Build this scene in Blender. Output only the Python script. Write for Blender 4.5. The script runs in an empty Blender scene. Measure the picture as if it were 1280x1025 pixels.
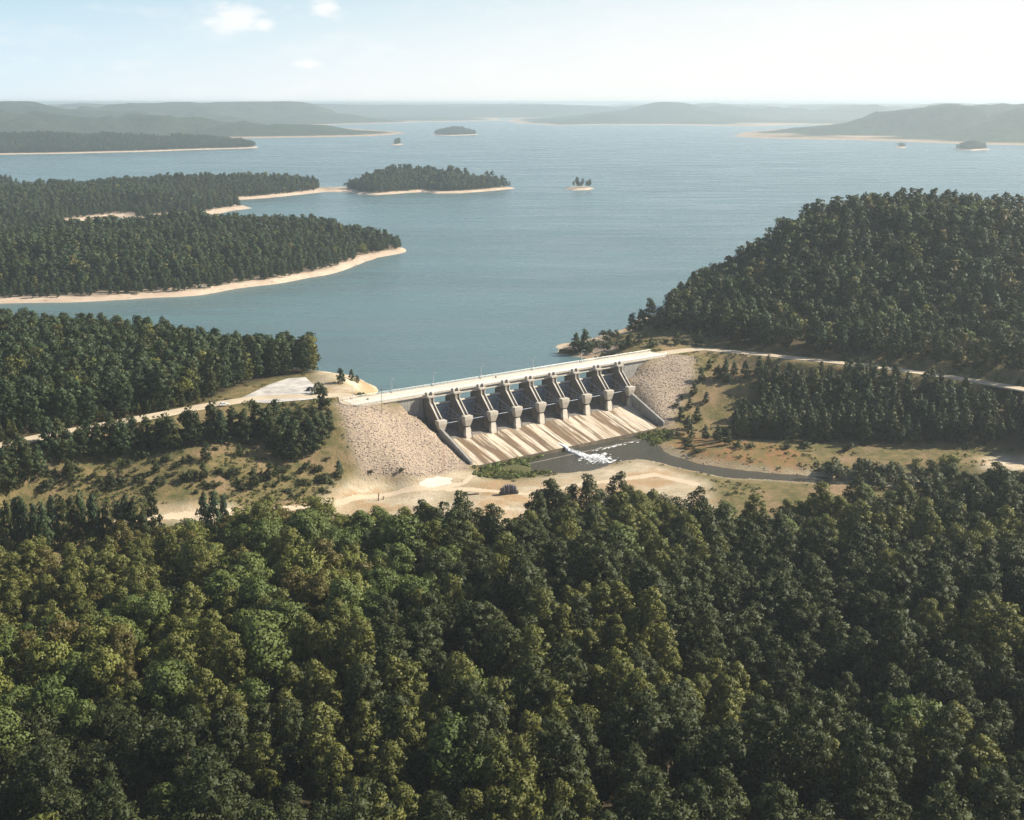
import bpy, bmesh, math, random
import numpy as np
from mathutils import Vector, Matrix

sc = bpy.context.scene
R = math.radians
random.seed(7)

# ------------------------------------------------------------------ camera
F, HY, CAMZ = 1545.0, 128.0, 143.75           # focal length in photo pixels, horizon row, eye height above the lake
PITCH = math.atan((512.5 - HY) / F)
CP, SP = math.cos(PITCH), math.sin(PITCH)
cam = bpy.data.cameras.new('camera')
camo = bpy.data.objects.new('camera', cam)
sc.collection.objects.link(camo)
camo.location = (0, 0, CAMZ)
camo.rotation_euler = (math.pi / 2 - PITCH, 0, 0)
cam.sensor_width = 36.0
cam.lens = 36.0 * F / 1280.0
cam.clip_start = 1.0
cam.clip_end = 120000.0
sc.camera = camo

# ------------------------------------------------------------------ sky and sun
SUN_EL = R(37)
SUN_DIR = Vector((0.982, 0.19, 0)).normalized() * math.cos(SUN_EL) + Vector((0, 0, math.sin(SUN_EL)))
world = bpy.data.worlds.new('World')
sc.world = world
world.use_nodes = True
wn, wl = world.node_tree.nodes, world.node_tree.links
wn.clear()
wo = wn.new('ShaderNodeOutputWorld')
bg = wn.new('ShaderNodeBackground')
sky = wn.new('ShaderNodeTexSky')
sky.sky_type = 'NISHITA'
sky.sun_disc = False
sky.sun_elevation = SUN_EL
sky.sun_rotation = math.atan2(SUN_DIR.x, SUN_DIR.y)
sky.altitude = 200
sky.air_density = 1.0
sky.dust_density = 0.8
sky.ozone_density = 1.0
bg.inputs['Strength'].default_value = 0.062
wl.new(bg.outputs[0], wo.inputs[0])
# thin fair-weather cumulus over the upper left: noise in sky direction, whiter than the blue behind
tc = wn.new('ShaderNodeTexCoord')
mp = wn.new('ShaderNodeMapping'); mp.inputs['Scale'].default_value = (9, 9, 26)
wl.new(tc.outputs['Generated'], mp.inputs['Vector'])
cn = wn.new('ShaderNodeTexNoise'); cn.inputs['Scale'].default_value = 2.2; cn.inputs['Detail'].default_value = 8; cn.inputs['Roughness'].default_value = 0.6
wl.new(mp.outputs[0], cn.inputs['Vector'])
cr = wn.new('ShaderNodeValToRGB')
cr.color_ramp.elements[0].position = 0.50; cr.color_ramp.elements[0].color = (0, 0, 0, 1)
cr.color_ramp.elements[1].position = 0.78; cr.color_ramp.elements[1].color = (1, 1, 1, 1)
wl.new(cn.outputs['Fac'], cr.inputs[0])
cm = wn.new('ShaderNodeMath'); cm.operation = 'MULTIPLY'; cm.inputs[1].default_value = 0.35
wl.new(cr.outputs[0], cm.inputs[0])

def sky_dir(px, py):
    x, y = (px - 640) / F, (512.5 - py) / F
    return Vector((x, CP + y * SP, -SP + y * CP)).normalized()
fac = cm.outputs[0]
for (px, py, wx, wz) in ((300, 24, .026, .0125), (411, 10, .021, .011), (385, 80, .016, .005), (330, 30, .016, .008)):   # the three puffs
    d = sky_dir(px, py)
    sub = wn.new('ShaderNodeVectorMath'); sub.operation = 'SUBTRACT'; sub.inputs[1].default_value = d
    wl.new(tc.outputs['Generated'], sub.inputs[0])
    s2 = wn.new('ShaderNodeVectorMath'); s2.operation = 'DIVIDE'; s2.inputs[1].default_value = (wx, wx, wz)
    wl.new(sub.outputs[0], s2.inputs[0])
    ln = wn.new('ShaderNodeVectorMath'); ln.operation = 'LENGTH'
    wl.new(s2.outputs[0], ln.inputs[0])
    n2 = wn.new('ShaderNodeMath'); n2.operation = 'MULTIPLY_ADD'; n2.inputs[1].default_value = -2.6; n2.inputs[2].default_value = 2.15
    wl.new(cn.outputs['Fac'], n2.inputs[0])
    ad = wn.new('ShaderNodeMath'); ad.operation = 'ADD'
    wl.new(ln.outputs['Value'], ad.inputs[0]); wl.new(n2.outputs[0], ad.inputs[1])
    mr = wn.new('ShaderNodeMapRange'); mr.interpolation_type = 'SMOOTHSTEP'
    mr.inputs['From Min'].default_value = 1.9; mr.inputs['From Max'].default_value = 1.1
    mr.inputs['To Min'].default_value = 0; mr.inputs['To Max'].default_value = 0.75
    wl.new(ad.outputs[0], mr.inputs['Value'])
    mx = wn.new('ShaderNodeMath'); mx.operation = 'MAXIMUM'
    wl.new(fac, mx.inputs[0]); wl.new(mr.outputs[0], mx.inputs[1])
    fac = mx.outputs[0]
cmix = wn.new('ShaderNodeMix'); cmix.data_type = 'RGBA'
wl.new(fac, cmix.inputs['Factor'])
# bright thin veil low over the horizon, thickening towards the sun side on the right
sxyz = wn.new('ShaderNodeSeparateXYZ'); wl.new(tc.outputs['Generated'], sxyz.inputs[0])
ve = wn.new('ShaderNodeMapRange'); ve.interpolation_type = 'SMOOTHSTEP'
ve.inputs['From Min'].default_value = -0.01; ve.inputs['From Max'].default_value = 0.15; ve.inputs['To Min'].default_value = 1.0; ve.inputs['To Max'].default_value = 0.0
va = wn.new('ShaderNodeMath'); va.operation = 'MULTIPLY_ADD'; va.inputs[1].default_value = -0.17
wl.new(sxyz.outputs['X'], va.inputs[0]); wl.new(sxyz.outputs['Z'], va.inputs[2])
wl.new(va.outputs[0], ve.inputs['Value'])
vmix = wn.new('ShaderNodeMix'); vmix.data_type = 'RGBA'
lo = wn.new('ShaderNodeMapRange'); lo.interpolation_type = 'SMOOTHSTEP'      # humid pale-blue air low in the sky
lo.inputs['From Min'].default_value = 0.0; lo.inputs['From Max'].default_value = 0.22; lo.inputs['To Min'].default_value = 0.92; lo.inputs['To Max'].default_value = 0.0
wl.new(sxyz.outputs['Z'], lo.inputs['Value'])
lmix = wn.new('ShaderNodeMix'); lmix.data_type = 'RGBA'
wl.new(lo.outputs[0], lmix.inputs['Factor']); wl.new(sky.outputs[0], lmix.inputs['A']); lmix.inputs['B'].default_value = (5.4, 7.5, 9.0, 1)
wl.new(ve.outputs[0], vmix.inputs['Factor']); wl.new(lmix.outputs['Result'], vmix.inputs['A'])
vmix.inputs['B'].default_value = (8.7, 8.8, 8.6, 1)
wl.new(vmix.outputs['Result'], cmix.inputs['A'])
cmix.inputs['B'].default_value = (9.4, 9.3, 9.1, 1)
wl.new(cmix.outputs['Result'], bg.inputs['Color'])

sun = bpy.data.lights.new('sun', 'SUN')
sun.energy = 5.0
sun.angle = R(0.53)
sun.color = (1.0, 0.92, 0.77)
suno = bpy.data.objects.new('sun', sun)
sc.collection.objects.link(suno)
suno.rotation_euler = (-SUN_DIR).to_track_quat('-Z', 'Y').to_euler()

sc.view_settings.view_transform = 'Standard'
sc.view_settings.look = 'None'
sc.view_settings.exposure = 0.90
sc.view_settings.gamma = 1
try:
    sc.cycles.use_denoising = True
    sc.cycles.denoiser = 'OPENIMAGEDENOISE'
    sc.cycles.denoising_input_passes = 'RGB_ALBEDO_NORMAL'
except Exception:
    pass
sc.cycles.max_bounces = 6
sc.cycles.diffuse_bounces = 2
sc.cycles.glossy_bounces = 2
sc.cycles.volume_bounces = 2

# ------------------------------------------------------------------ helpers
def unproj(px, py, z):
    X, Y = (px - 640) / F, (512.5 - py) / F
    d = np.array([X, CP + Y * SP, -SP + Y * CP])
    t = (z - CAMZ) / d[2]
    return np.array([d[0] * t, d[1] * t])

def proj(x, y, z):
    d = y * CP - (z - CAMZ) * SP
    v = y * SP + (z - CAMZ) * CP
    d = np.where(d > 1, d, 1)
    return 640 + F * x / d, 512.5 - F * v / d

TH = 0.64148527
AX = np.array([math.cos(TH), math.sin(TH)])       # along the row of piers
NX = np.array([math.sin(TH), -math.cos(TH)])      # downstream
O0 = np.array([-38.11, 555.33])
BAY = 14.5
def uv(u, v):
    return O0 + AX * u + NX * v
def to_uv(x, y):
    dx, dy = x - O0[0], y - O0[1]
    return dx * AX[0] + dy * AX[1], dx * NX[0] + dy * NX[1]

def inside(px, py, poly):
    poly = np.asarray(poly, float)
    res = np.zeros(np.shape(px), bool)
    j = len(poly) - 1
    for i in range(len(poly)):
        xi, yi = poly[i]; xj, yj = poly[j]
        if yi != yj:
            c = ((yi > py) != (yj > py)) & (px < (xj - xi) * (py - yi) / (yj - yi) + xi)
            res ^= c
        j = i
    return res

def seg_dist(x, y, line, closed=False):
    line = np.asarray(line, float)
    best = np.full(np.shape(x), 1e9)
    n = len(line)
    for i in range(n if closed else n - 1):
        a, b = line[i], line[(i + 1) % n]
        d = b - a; L2 = max(d @ d, 1e-9)
        t = np.clip(((x - a[0]) * d[0] + (y - a[1]) * d[1]) / L2, 0, 1)
        best = np.minimum(best, np.hypot(x - a[0] - t * d[0], y - a[1] - t * d[1]))
    return best

def smooth(e0, e1, x):
    t = np.clip((x - e0) / (e1 - e0), 0, 1)
    return t * t * (3 - 2 * t)

def vnoise(x, y, scale, seed=0):                   # value noise on a lattice, vectorised
    x = np.asarray(x, float) / scale; y = np.asarray(y, float) / scale
    xi = np.floor(x).astype(np.int64); yi = np.floor(y).astype(np.int64)
    fx = x - xi; fy = y - yi
    fx = fx * fx * (3 - 2 * fx); fy = fy * fy * (3 - 2 * fy)
    def h(a, b):
        n = (a * 374761393 + b * 668265263 + seed * 982451653) & 0x7fffffff
        n = ((n ^ (n >> 13)) * 1274126177) & 0x7fffffff
        return ((n ^ (n >> 16)) & 0xffff) / 65535.0
    return (h(xi, yi) * (1 - fx) + h(xi + 1, yi) * fx) * (1 - fy) + (h(xi, yi + 1) * (1 - fx) + h(xi + 1, yi + 1) * fx) * fy
def fbm(x, y, scale, seed=0, oct=4):
    s = 0; a = 1; t = 0
    for o in range(oct):
        s = s + a * vnoise(x, y, scale / 2 ** o, seed + o * 17); t += a; a *= .5
    return s / t

def tag(o, label=None, cat=None, group=None, kind=None):
    if label: o['label'] = label
    if cat: o['category'] = cat
    if group: o['group'] = group
    if kind: o['kind'] = kind
    return o

def link(name, me, mat=None, parent=None):
    o = bpy.data.objects.new(name, me)
    sc.collection.objects.link(o)
    if mat is not None and len(me.materials) == 0:
        me.materials.append(mat)
    if parent is not None:
        o.parent = parent
    return o

def empty(name, loc=(0, 0, 0), rz=0.0):
    o = bpy.data.objects.new(name, None)
    o.empty_display_size = 0.5
    sc.collection.objects.link(o)
    o.location = loc
    o.rotation_euler = (0, 0, rz)
    return o

class MB:
    def __init__(s): s.v = []; s.f = []
    def add(s, vs, fs):
        k = len(s.v); s.v += [tuple(map(float, p)) for p in vs]; s.f += [tuple(i + k for i in q) for q in fs]
        return s
    def box(s, x0, x1, y0, y1, z0, z1):
        return s.add([(x0, y0, z0), (x1, y0, z0), (x1, y1, z0), (x0, y1, z0), (x0, y0, z1), (x1, y0, z1), (x1, y1, z1), (x0, y1, z1)],
                     [(0, 3, 2, 1), (4, 5, 6, 7), (0, 1, 5, 4), (1, 2, 6, 5), (2, 3, 7, 6), (3, 0, 4, 7)])
    def prism(s, prof, a0, a1, axis='x'):            # closed profile (v,z), extruded along x (u)
        n = len(prof)
        vs = [(a0, p[0], p[1]) for p in prof] + [(a1, p[0], p[1]) for p in prof]
        fs = [tuple(range(n)), tuple(range(2 * n - 1, n - 1, -1))]
        fs += [(i, i + n, (i + 1) % n + n, (i + 1) % n) for i in range(n)]
        return s.add(vs, fs)
    def tube(s, p, q, r0, r1=None, n=8):
        r1 = r0 if r1 is None else r1
        p, q = Vector(p), Vector(q)
        d = (q - p).normalized()
        e = d.cross(Vector((0, 0, 1)))
        if e.length < 1e-4: e = Vector((1, 0, 0))
        e.normalize(); g = d.cross(e)
        vs = []
        for c, r in ((p, r0), (q, r1)):
            for i in range(n):
                a = 2 * math.pi * i / n
                vs.append(c + (e * math.cos(a) + g * math.sin(a)) * r)
        fs = [(i, (i + 1) % n, (i + 1) % n + n, i + n) for i in range(n)]
        fs += [tuple(range(n - 1, -1, -1)), tuple(range(n, 2 * n))]
        return s.add(vs, fs)
    def mesh(s, name, bevel=0.0, smooth_=False):
        me = bpy.data.meshes.new(name)
        me.from_pydata(s.v, [], s.f)
        bm = bmesh.new(); bm.from_mesh(me)
        bmesh.ops.recalc_face_normals(bm, faces=bm.faces)
        if bevel > 0:
            es = [e for e in bm.edges if len(e.link_faces) == 2 and e.calc_face_angle(0) > 0.6]
            bmesh.ops.bevel(bm, geom=es, offset=bevel, segments=1, affect='EDGES', clamp_overlap=True)
        bm.to_mesh(me); bm.free()
        if smooth_:
            me.polygons.foreach_set('use_smooth', [True] * len(me.polygons))
        return me
    def build(s, name, mat, parent=None, bevel=0.0, smooth_=False):
        return link(name, s.mesh(name, bevel, smooth_), mat, parent)

# ------------------------------------------------------------------ materials
def new_mat(name):
    m = bpy.data.materials.new(name); m.use_nodes = True
    nt = m.node_tree; b = nt.nodes['Principled BSDF']
    return m, nt, b
def N(nt, t, **kw):
    n = nt.nodes.new(t)
    for k, v in kw.items():
        if k in n.inputs: n.inputs[k].default_value = v
        else: setattr(n, k, v)
    return n
def ramp(nt, src, stops):
    r = nt.nodes.new('ShaderNodeValToRGB')
    while len(r.color_ramp.elements) < len(stops): r.color_ramp.elements.new(0.5)
    for e, (p, c) in zip(r.color_ramp.elements, stops):
        e.position = p; e.color = (*c, 1) if len(c) == 3 else c
    nt.links.new(src, r.inputs[0])
    return r.outputs[0]
def mixc(nt, f, a, b):
    m = nt.nodes.new('ShaderNodeMix'); m.data_type = 'RGBA'
    for s, v in (('Factor', f), ('A', a), ('B', b)):
        if isinstance(v, bpy.types.NodeSocket): nt.links.new(v, m.inputs[s])
        elif s == 'Factor': m.inputs[s].default_value = v
        else: m.inputs[s].default_value = (*v, 1)
    return m.outputs['Result']
def noise(nt, scale, detail=6, rough=0.6, coord='Object', vec=None, mapscale=None):
    n = N(nt, 'ShaderNodeTexNoise', Scale=scale, Detail=detail, Roughness=rough)
    if vec is None:
        t = nt.nodes.new('ShaderNodeTexCoord'); vec = t.outputs[coord]
    if mapscale:
        mpp = nt.nodes.new('ShaderNodeMapping'); mpp.inputs['Scale'].default_value = mapscale
        nt.links.new(vec, mpp.inputs['Vector']); vec = mpp.outputs[0]
    nt.links.new(vec, n.inputs['Vector'])
    return n.outputs['Fac']
def bump(nt, b, h, strength, dist):
    k = N(nt, 'ShaderNodeBump', Strength=strength, Distance=dist)
    nt.links.new(h, k.inputs['Height']); nt.links.new(k.outputs[0], b.inputs['Normal'])

def concrete(name, base, dark, streak=0.5, scale=0.25):
    m, nt, b = new_mat(name)
    n1 = noise(nt, scale, 8, .65)
    n2 = noise(nt, 0.9, 5, .6, mapscale=(1, 1, .12))     # vertical weather streaks
    c = ramp(nt, n1, [(.32, dark), (.62, base)])
    st = ramp(nt, n2, [(.45, (0, 0, 0)), (.75, (1, 1, 1))])
    mm = N(nt, 'ShaderNodeMath', operation='MULTIPLY'); mm.inputs[1].default_value = streak
    nt.links.new(st, mm.inputs[0])
    c = mixc(nt, mm.outputs[0], c, tuple(x * .45 for x in dark))
    nt.links.new(c, b.inputs['Base Color'])
    b.inputs['Roughness'].default_value = .85
    bump(nt, b, noise(nt, 3, 4), .25, .08)
    return m
M = {}
M['concrete'] = concrete('weathered shade-toned concrete', (.21, .18, .148), (.115, .098, .082))  # stained, and darkened further to paint shade on the pier sides
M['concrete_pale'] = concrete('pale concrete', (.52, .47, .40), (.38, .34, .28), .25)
M['concrete_grey'] = concrete('grey wall concrete', (.30, .29, .27), (.20, .19, .175), .5)
m, nt, b = new_mat('bridge road surface')
c = ramp(nt, noise(nt, .12, 6), [(.35, (.50, .455, .385)), (.65, (.60, .55, .47))]); nt.links.new(c, b.inputs['Base Color']); b.inputs['Roughness'].default_value = .9
M['deck'] = m
m, nt, b = new_mat('pale road')
c = ramp(nt, noise(nt, .08, 7), [(.3, (.38, .305, .21)), (.6, (.50, .415, .30))]); nt.links.new(c, b.inputs['Base Color']); b.inputs['Roughness'].default_value = .95
M['road'] = m
m, nt, b = new_mat('parking gravel')
c = ramp(nt, noise(nt, .15, 8), [(.36, (.30, .28, .26)), (.6, (.52, .49, .45))]); nt.links.new(c, b.inputs['Base Color']); b.inputs['Roughness'].default_value = .95
M['lot'] = m
# chute slab: long rust and algae streaks that run down the slab from each joint
m, nt, b = new_mat('streaked chute concrete')
s1 = noise(nt, 1.0, 5, .62, mapscale=(.34, .020, .02))
s2 = noise(nt, 1.0, 4, .6, mapscale=(1.1, .06, .02))
s3 = noise(nt, .35, 6, .6)
pale = mixc(nt, s3, (.66, .58, .46), (.48, .41, .32))
f1 = ramp(nt, s1, [(.485, (0, 0, 0)), (.555, (1, 1, 1))])
oi_ = nt.nodes.new('ShaderNodeObjectInfo')
pale = mixc(nt, ramp(nt, oi_.outputs['Random'], [(.2, (0, 0, 0)), (.9, (.4, .4, .4))]), pale, (.33, .265, .19))
c = mixc(nt, f1, pale, (.125, .082, .048))
f2 = ramp(nt, s2, [(.50, (0, 0, 0)), (.62, (1, 1, 1))])
f2m = N(nt, 'ShaderNodeMath', operation='MULTIPLY'); f2m.inputs[1].default_value = .75
nt.links.new(f2, f2m.inputs[0])
c = mixc(nt, f2m.outputs[0], c, (.21, .125, .055))
c = mixc(nt, ramp(nt, noise(nt, .07, 6, .7), [(.57, (0, 0, 0)), (.74, (.55, .55, .55))]), c, (.15, .105, .06))
nt.links.new(c, b.inputs['Base Color']); b.inputs['Roughness'].default_value = .75
bump(nt, b, s3, .2, .06)
M['chute'] = m
m, nt, b = new_mat('blue grey painted steel')
c = ramp(nt, noise(nt, .6, 6), [(.35, (.16, .215, .30)), (.65, (.27, .34, .43))]); nt.links.new(c, b.inputs['Base Color'])
b.inputs['Roughness'].default_value = .5; b.inputs['Metallic'].default_value = .1
M['gate'] = m
m, nt, b = new_mat('pale blue steel arm')
b.inputs['Base Color'].default_value = (.30, .36, .44, 1); b.inputs['Roughness'].default_value = .5
nt.links.new(ramp(nt, noise(nt, 1.5, 4), [(.3, (.22, .27, .34)), (.7, (.36, .42, .50))]), b.inputs['Base Color'])
M['arm'] = m
m, nt, b = new_mat('galvanised metal')
nt.links.new(ramp(nt, noise(nt, 2, 4), [(.3, (.45, .45, .44)), (.7, (.66, .66, .64))]), b.inputs['Base Color'])
b.inputs['Roughness'].default_value = .45; b.inputs['Metallic'].default_value = .3
M['metal'] = m
m, nt, b = new_mat('rusty red steel')
nt.links.new(ramp(nt, noise(nt, 2, 4), [(.3, (.28, .10, .06)), (.7, (.42, .19, .12))]), b.inputs['Base Color']); b.inputs['Roughness'].default_value = .7
M['rust'] = m
def plain(name, col, rough=.6, metal=0.0, var=.25):
    m, nt, b = new_mat(name)
    lo = tuple(x * (1 - var) for x in col); hi = tuple(min(1, x * (1 + var)) for x in col)
    nt.links.new(ramp(nt, noise(nt, 3, 4), [(.3, lo), (.7, hi)]), b.inputs['Base Color'])
    b.inputs['Roughness'].default_value = rough; b.inputs['Metallic'].default_value = metal
    return m
M['black'] = plain('black rubber', (.015, .015, .017), .8)
M['dark_slab'] = plain('dark weathered panels', (.035, .03, .036), .6)
M['grey_slab'] = plain('grey faded panels', (.13, .12, .15), .6)
M['bark'] = plain('bark', (.085, .062, .045), .95)
M['pale_bark'] = plain('pale dead wood', (.20, .15, .11), .9)
M['log'] = plain('dark log', (.07, .035, .028), .9)
M['paint_dark'] = plain('dark car paint', (.02, .022, .03), .25, .2, .05)
M['paint_white'] = plain('white car paint', (.75, .75, .74), .3, 0, .03)
M['glass'] = plain('car glass', (.02, .025, .03), .1, 0, .02)
M['lamp_lens'] = plain('lamp lens', (.7, .72, .72), .3)
M['pad'] = plain('bleached concrete pad', (.55, .50, .42), .9, 0, .1)
M['drum'] = plain('dark steel drum', (.04, .045, .05), .5, .2)

def leaf_mat(name, lo, hi, trans=.16):
    m, nt, b = new_mat(name)
    oi = nt.nodes.new('ShaderNodeObjectInfo')
    g = nt.nodes.new('ShaderNodeNewGeometry')
    n1 = N(nt, 'ShaderNodeTexNoise', Scale=.35, Detail=3)
    nt.links.new(g.outputs['Position'], n1.inputs['Vector'])
    a = N(nt, 'ShaderNodeMath', operation='MULTIPLY_ADD'); a.inputs[1].default_value = .55
    nt.links.new(oi.outputs['Random'], a.inputs[0]); 
    a2 = N(nt, 'ShaderNodeMath', operation='MULTIPLY'); a2.inputs[1].default_value = .5
    nt.links.new(n1.outputs['Fac'], a2.inputs[0]); nt.links.new(a2.outputs[0], a.inputs[2])
    c = mixc(nt, a.outputs[0], lo, hi)
    nt.links.new(c, b.inputs['Base Color'])
    b.inputs['Roughness'].default_value = .6
    b.inputs['Specular IOR Level'].default_value = .25
    t = nt.nodes.new('ShaderNodeBsdfTranslucent')
    cc = mixc(nt, .5, c, (hi[0] * 1.3, hi[1] * 1.3, hi[2] * .8))
    nt.links.new(cc, t.inputs['Color'])
    ms = nt.nodes.new('ShaderNodeMixShader'); ms.inputs[0].default_value = trans
    nt.links.new(b.outputs[0], ms.inputs[1]); nt.links.new(t.outputs[0], ms.inputs[2])
    nt.links.new(ms.outputs[0], nt.nodes['Material Output'].inputs['Surface'])
    return m
LEAF = {
    'pine_olive': leaf_mat('olive pine needles', (.070, .080, .016), (.138, .138, .032)),
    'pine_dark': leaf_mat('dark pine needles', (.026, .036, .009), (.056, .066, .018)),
    'pine_brown': leaf_mat('brown olive pine needles', (.080, .070, .016), (.125, .104, .028)),
    'broad_green': leaf_mat('green leaves', (.060, .086, .019), (.115, .140, .034)),
    'broad_yellow': leaf_mat('yellow green leaves', (.098, .112, .020), (.165, .168, .038)),
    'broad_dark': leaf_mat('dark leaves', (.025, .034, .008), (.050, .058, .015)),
    'far': leaf_mat('far needles', (.022, .040, .016), (.060, .088, .032)),
    'shrub': leaf_mat('shrub leaves', (.028, .038, .013), (.066, .074, .024)),
    'bright': leaf_mat('bright marsh leaves', (.10, .14, .035), (.20, .23, .07)),
}

# ------------------------------------------------------------------ terrain of the dam site
CT = []
def cpx(px, py, z):
    x, y = unproj(px, py, z); CT.append((x, y, z))
def cuv(u, v, z):
    x, y = uv(u, v); CT.append((x, y, z))
def cw(x, y, z): CT.append((x, y, z))

ROADZ = 12.3
road_left_px = [(-140, 590), (-60, 571), (0, 557), (60, 544), (130, 531), (200, 518), (270, 505), (330, 497), (390, 495), (430, 494)]
road_left = [unproj(x, y, ROADZ) for x, y in road_left_px] + [uv(-36, -9), uv(-20, -9)]
road_right = [uv(140, -9), uv(152, -9.2)] + [unproj(x, y, ROADZ) for x, y in [(868, 436.5), (900, 438), (945, 442), (1000, 448), (1065, 455), (1130, 463), (1220, 476), (1300, 490), (1400, 508)]]
for px, py in road_left_px: cpx(px, py, ROADZ - .2)
for p in road_right[2:]: cw(p[0], p[1], ROADZ - .2)
# parking lot and sandy knoll upstream of it
for px, py in [(335, 485), (360, 478), (390, 472), (400, 484), (300, 490)]: cpx(px, py, ROADZ - .2)
cpx(428, 477, 12.0); cpx(418, 484, 12.3); cpx(450, 488, 11); cpx(440, 477, 8.5)
for px, py in [(397, 466), (425, 467), (446, 470), (462, 479), (474, 487)]: cpx(px, py, 0)
cw(-140, 672, 0); cw(-190, 715, 0); cw(-260, 760, 0); cw(-360, 790, 0); cw(-480, 800, 0)
cw(-222, 505, 12.6); cw(-205, 520, 12.8); cw(-172, 540, 12.6); cw(-140, 580, 12.4); cw(-250, 500, 13); cw(-200, 640, 11); cw(-290, 680, 8); cw(-290, 600, 13); cw(-420, 640, 12)
for a in [(-100, 700), (-180, 780), (-300, 860), (-480, 880), (-60, 650), (0, 690)]: cw(a[0], a[1], -8)
# left embankment foot
for px, py, z in [(0, 630, -7), (100, 642, -9), (230, 645, -10), (330, 635, -11), (420, 618, -12), (-150, 650, -7)]: cpx(px, py, z)
for px, py, z in [(120, 590, -1), (250, 585, 0), (350, 575, -1)]: cpx(px, py, z)
# riprap flank left of the spillway
for u, v, z in [(-3, -1, 2.8), (-10, -1, 3.4), (-20, -1, 5.2), (-30, -1, 9.2), (-38, -1, 11.4), (-46, 0, 11.8), (-3, 10, -2.8), (-3, 20, -6.8), (-3, 34, -12.3),
                (-20, 9, 2.2), (-20, 20, -4), (-20, 34, -11), (-20, 44, -12.8), (-40, 8, 8.5), (-40, 20, 1.5), (-40, 35, -7.5), (-40, 48, -12.3)]:
    cuv(u, v, z)
# riprap flank right of the spillway
for u, v, z in [(119.5, -1, 2.2), (127, -1, 3.2), (136, -1, 5.4), (145, -1, 8.8), (153, -1, 11.4), (119.5, 10, -2), (119.5, 20, -5.6), (119.5, 34, -11.3), (119.5, 42, -14.2),
                (135, 10, 4), (135, 20, -2), (135, 34, -10), (150, 10, 7), (150, 22, 1), (150, 36, -8), (150, 48, -13)]:
    cuv(u, v, z)
# bench, river flat
for px, py, z in [(490, 605, -12.8), (545, 606, -13), (590, 600, -13.3), (640, 618, -13.4), (700, 608, -13.8), (780, 592, -13.6), (870, 612, -13.9), (640, 650, -13), (500, 650, -12.5),
                  (860, 565, -12.8), (940, 580, -13.4), (1000, 575, -12.5), (1100, 578, -12.5), (1200, 575, -11), (1270, 585, -9.5), (1000, 625, -13.5), (1150, 615, -13), (1400, 590, -9)]:
    cpx(px, py, z)
for u in (10, 50, 90): cuv(u, 46, -15.5)
for u in (0, 40, 80, 115):
    cuv(u, -20, -6); cuv(u, -40, -12)
    cuv(u, 15, -10); cuv(u, 0, -7)
# right bank foot
for px, py, z in [(930, 548, -11), (1050, 556, -11), (1150, 556, -10.5), (1280, 560, -9)]: cpx(px, py, z)
# right point and hill
cw(24, 727, 0); cw(8, 700, -5); cw(50, 690, 2)
for px, py, z in [(705, 442, 0.5), (755, 418, 0), (800, 398, 0), (822, 388, 0), (835, 383, 0)]: cpx(px, py, z)
for px, py, z in [(760, 436, 10), (850, 425, 11), (820, 424, 9), (880, 418, 12)]: cpx(px, py, z)
cw(60, 850, -7); cw(0, 780, -8); cw(80, 930, -8)
cw(135, 830, 13); cw(165, 835, 35); cw(193, 830, 54); cw(241, 810, 67); cw(290, 800, 70); cw(330, 785, 60); cw(400, 770, 52); cw(520, 760, 46); cw(640, 740, 40)
cw(150, 760, 24); cw(200, 740, 36); cw(250, 720, 40); cw(330, 700, 42); cw(210, 680, 20); cw(300, 650, 22); cw(420, 640, 26)
cw(170, 920, 0); cw(250, 990, 0); cw(380, 1010, 0); cw(560, 1000, 0); cw(250, 1080, -9); cw(560, 1090, -9)
# near wooded ground: a spur in the middle, a hollow on the right, a crease on the left
for px, py, z in [(0, 720, -8), (120, 900, 3), (215, 800, -8), (215, 700, -11), (330, 760, -2), (500, 760, 3), (620, 850, 11), (640, 1020, 14), (330, 1000, 8), (60, 1020, 8),
                  (640, 700, -8), (800, 720, -9), (900, 900, -9), (820, 850, 1), (960, 780, -12), (1110, 800, -8), (1230, 960, 16), (1020, 1020, -4), (1280, 700, -6), (1300, 850, 16), (1420, 950, 34), (1450, 800, 22)]:  # high ground beyond the lower right is added to shade the slope
    cpx(px, py, z)
for x in (-300, -150, 0, 150, 300): cw(x, 120, 12)
cw(-420, 300, 2); cw(420, 300, -2); cw(480, 450, -8); cw(-480, 480, 4); cw(600, 560, 0); cw(640, 640, 20); cw(-470, 400, -2)

CTa = np.array(CT)
def tps_fit(P, z, lam=2.0):
    S = 100.0
    X = P / S
    d2 = ((X[:, None] - X[None]) ** 2).sum(-1)
    K = .5 * d2 * np.log(d2 + 1e-9)
    n = len(P)
    A = np.zeros((n + 3, n + 3)); A[:n, :n] = K + np.eye(n) * lam * 1e-3
    A[:n, n] = 1; A[:n, n + 1:] = X; A[n, :n] = 1; A[n + 1:, :n] = X.T
    w = np.linalg.solve(A, np.concatenate([z, np.zeros(3)]))
    def ev(x, y):
        q = np.stack([x.ravel(), y.ravel()], -1) / S
        out = np.empty(len(q))
        for i in range(0, len(q), 20000):
            b_ = q[i:i + 20000]
            dd = ((b_[:, None] - X[None]) ** 2).sum(-1)
            out[i:i + 20000] = (.5 * dd * np.log(dd + 1e-9)) @ w[:n] + w[n] + b_ @ w[n + 1:]
        return out.reshape(x.shape)
    return ev
tps = tps_fit(CTa[:, :2], CTa[:, 2])
GX0, GX1, GY0, GY1, GS = -480, 660, 90, 1100, 2.5
gx = np.arange(GX0, GX1 + .1, GS); gy = np.arange(GY0, GY1 + .1, GS)
TX, TY = np.meshgrid(gx, gy)
TZ = tps(TX, TY)
TZ = np.clip(TZ, -15, 80)
U, V = to_uv(TX, TY)
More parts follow.
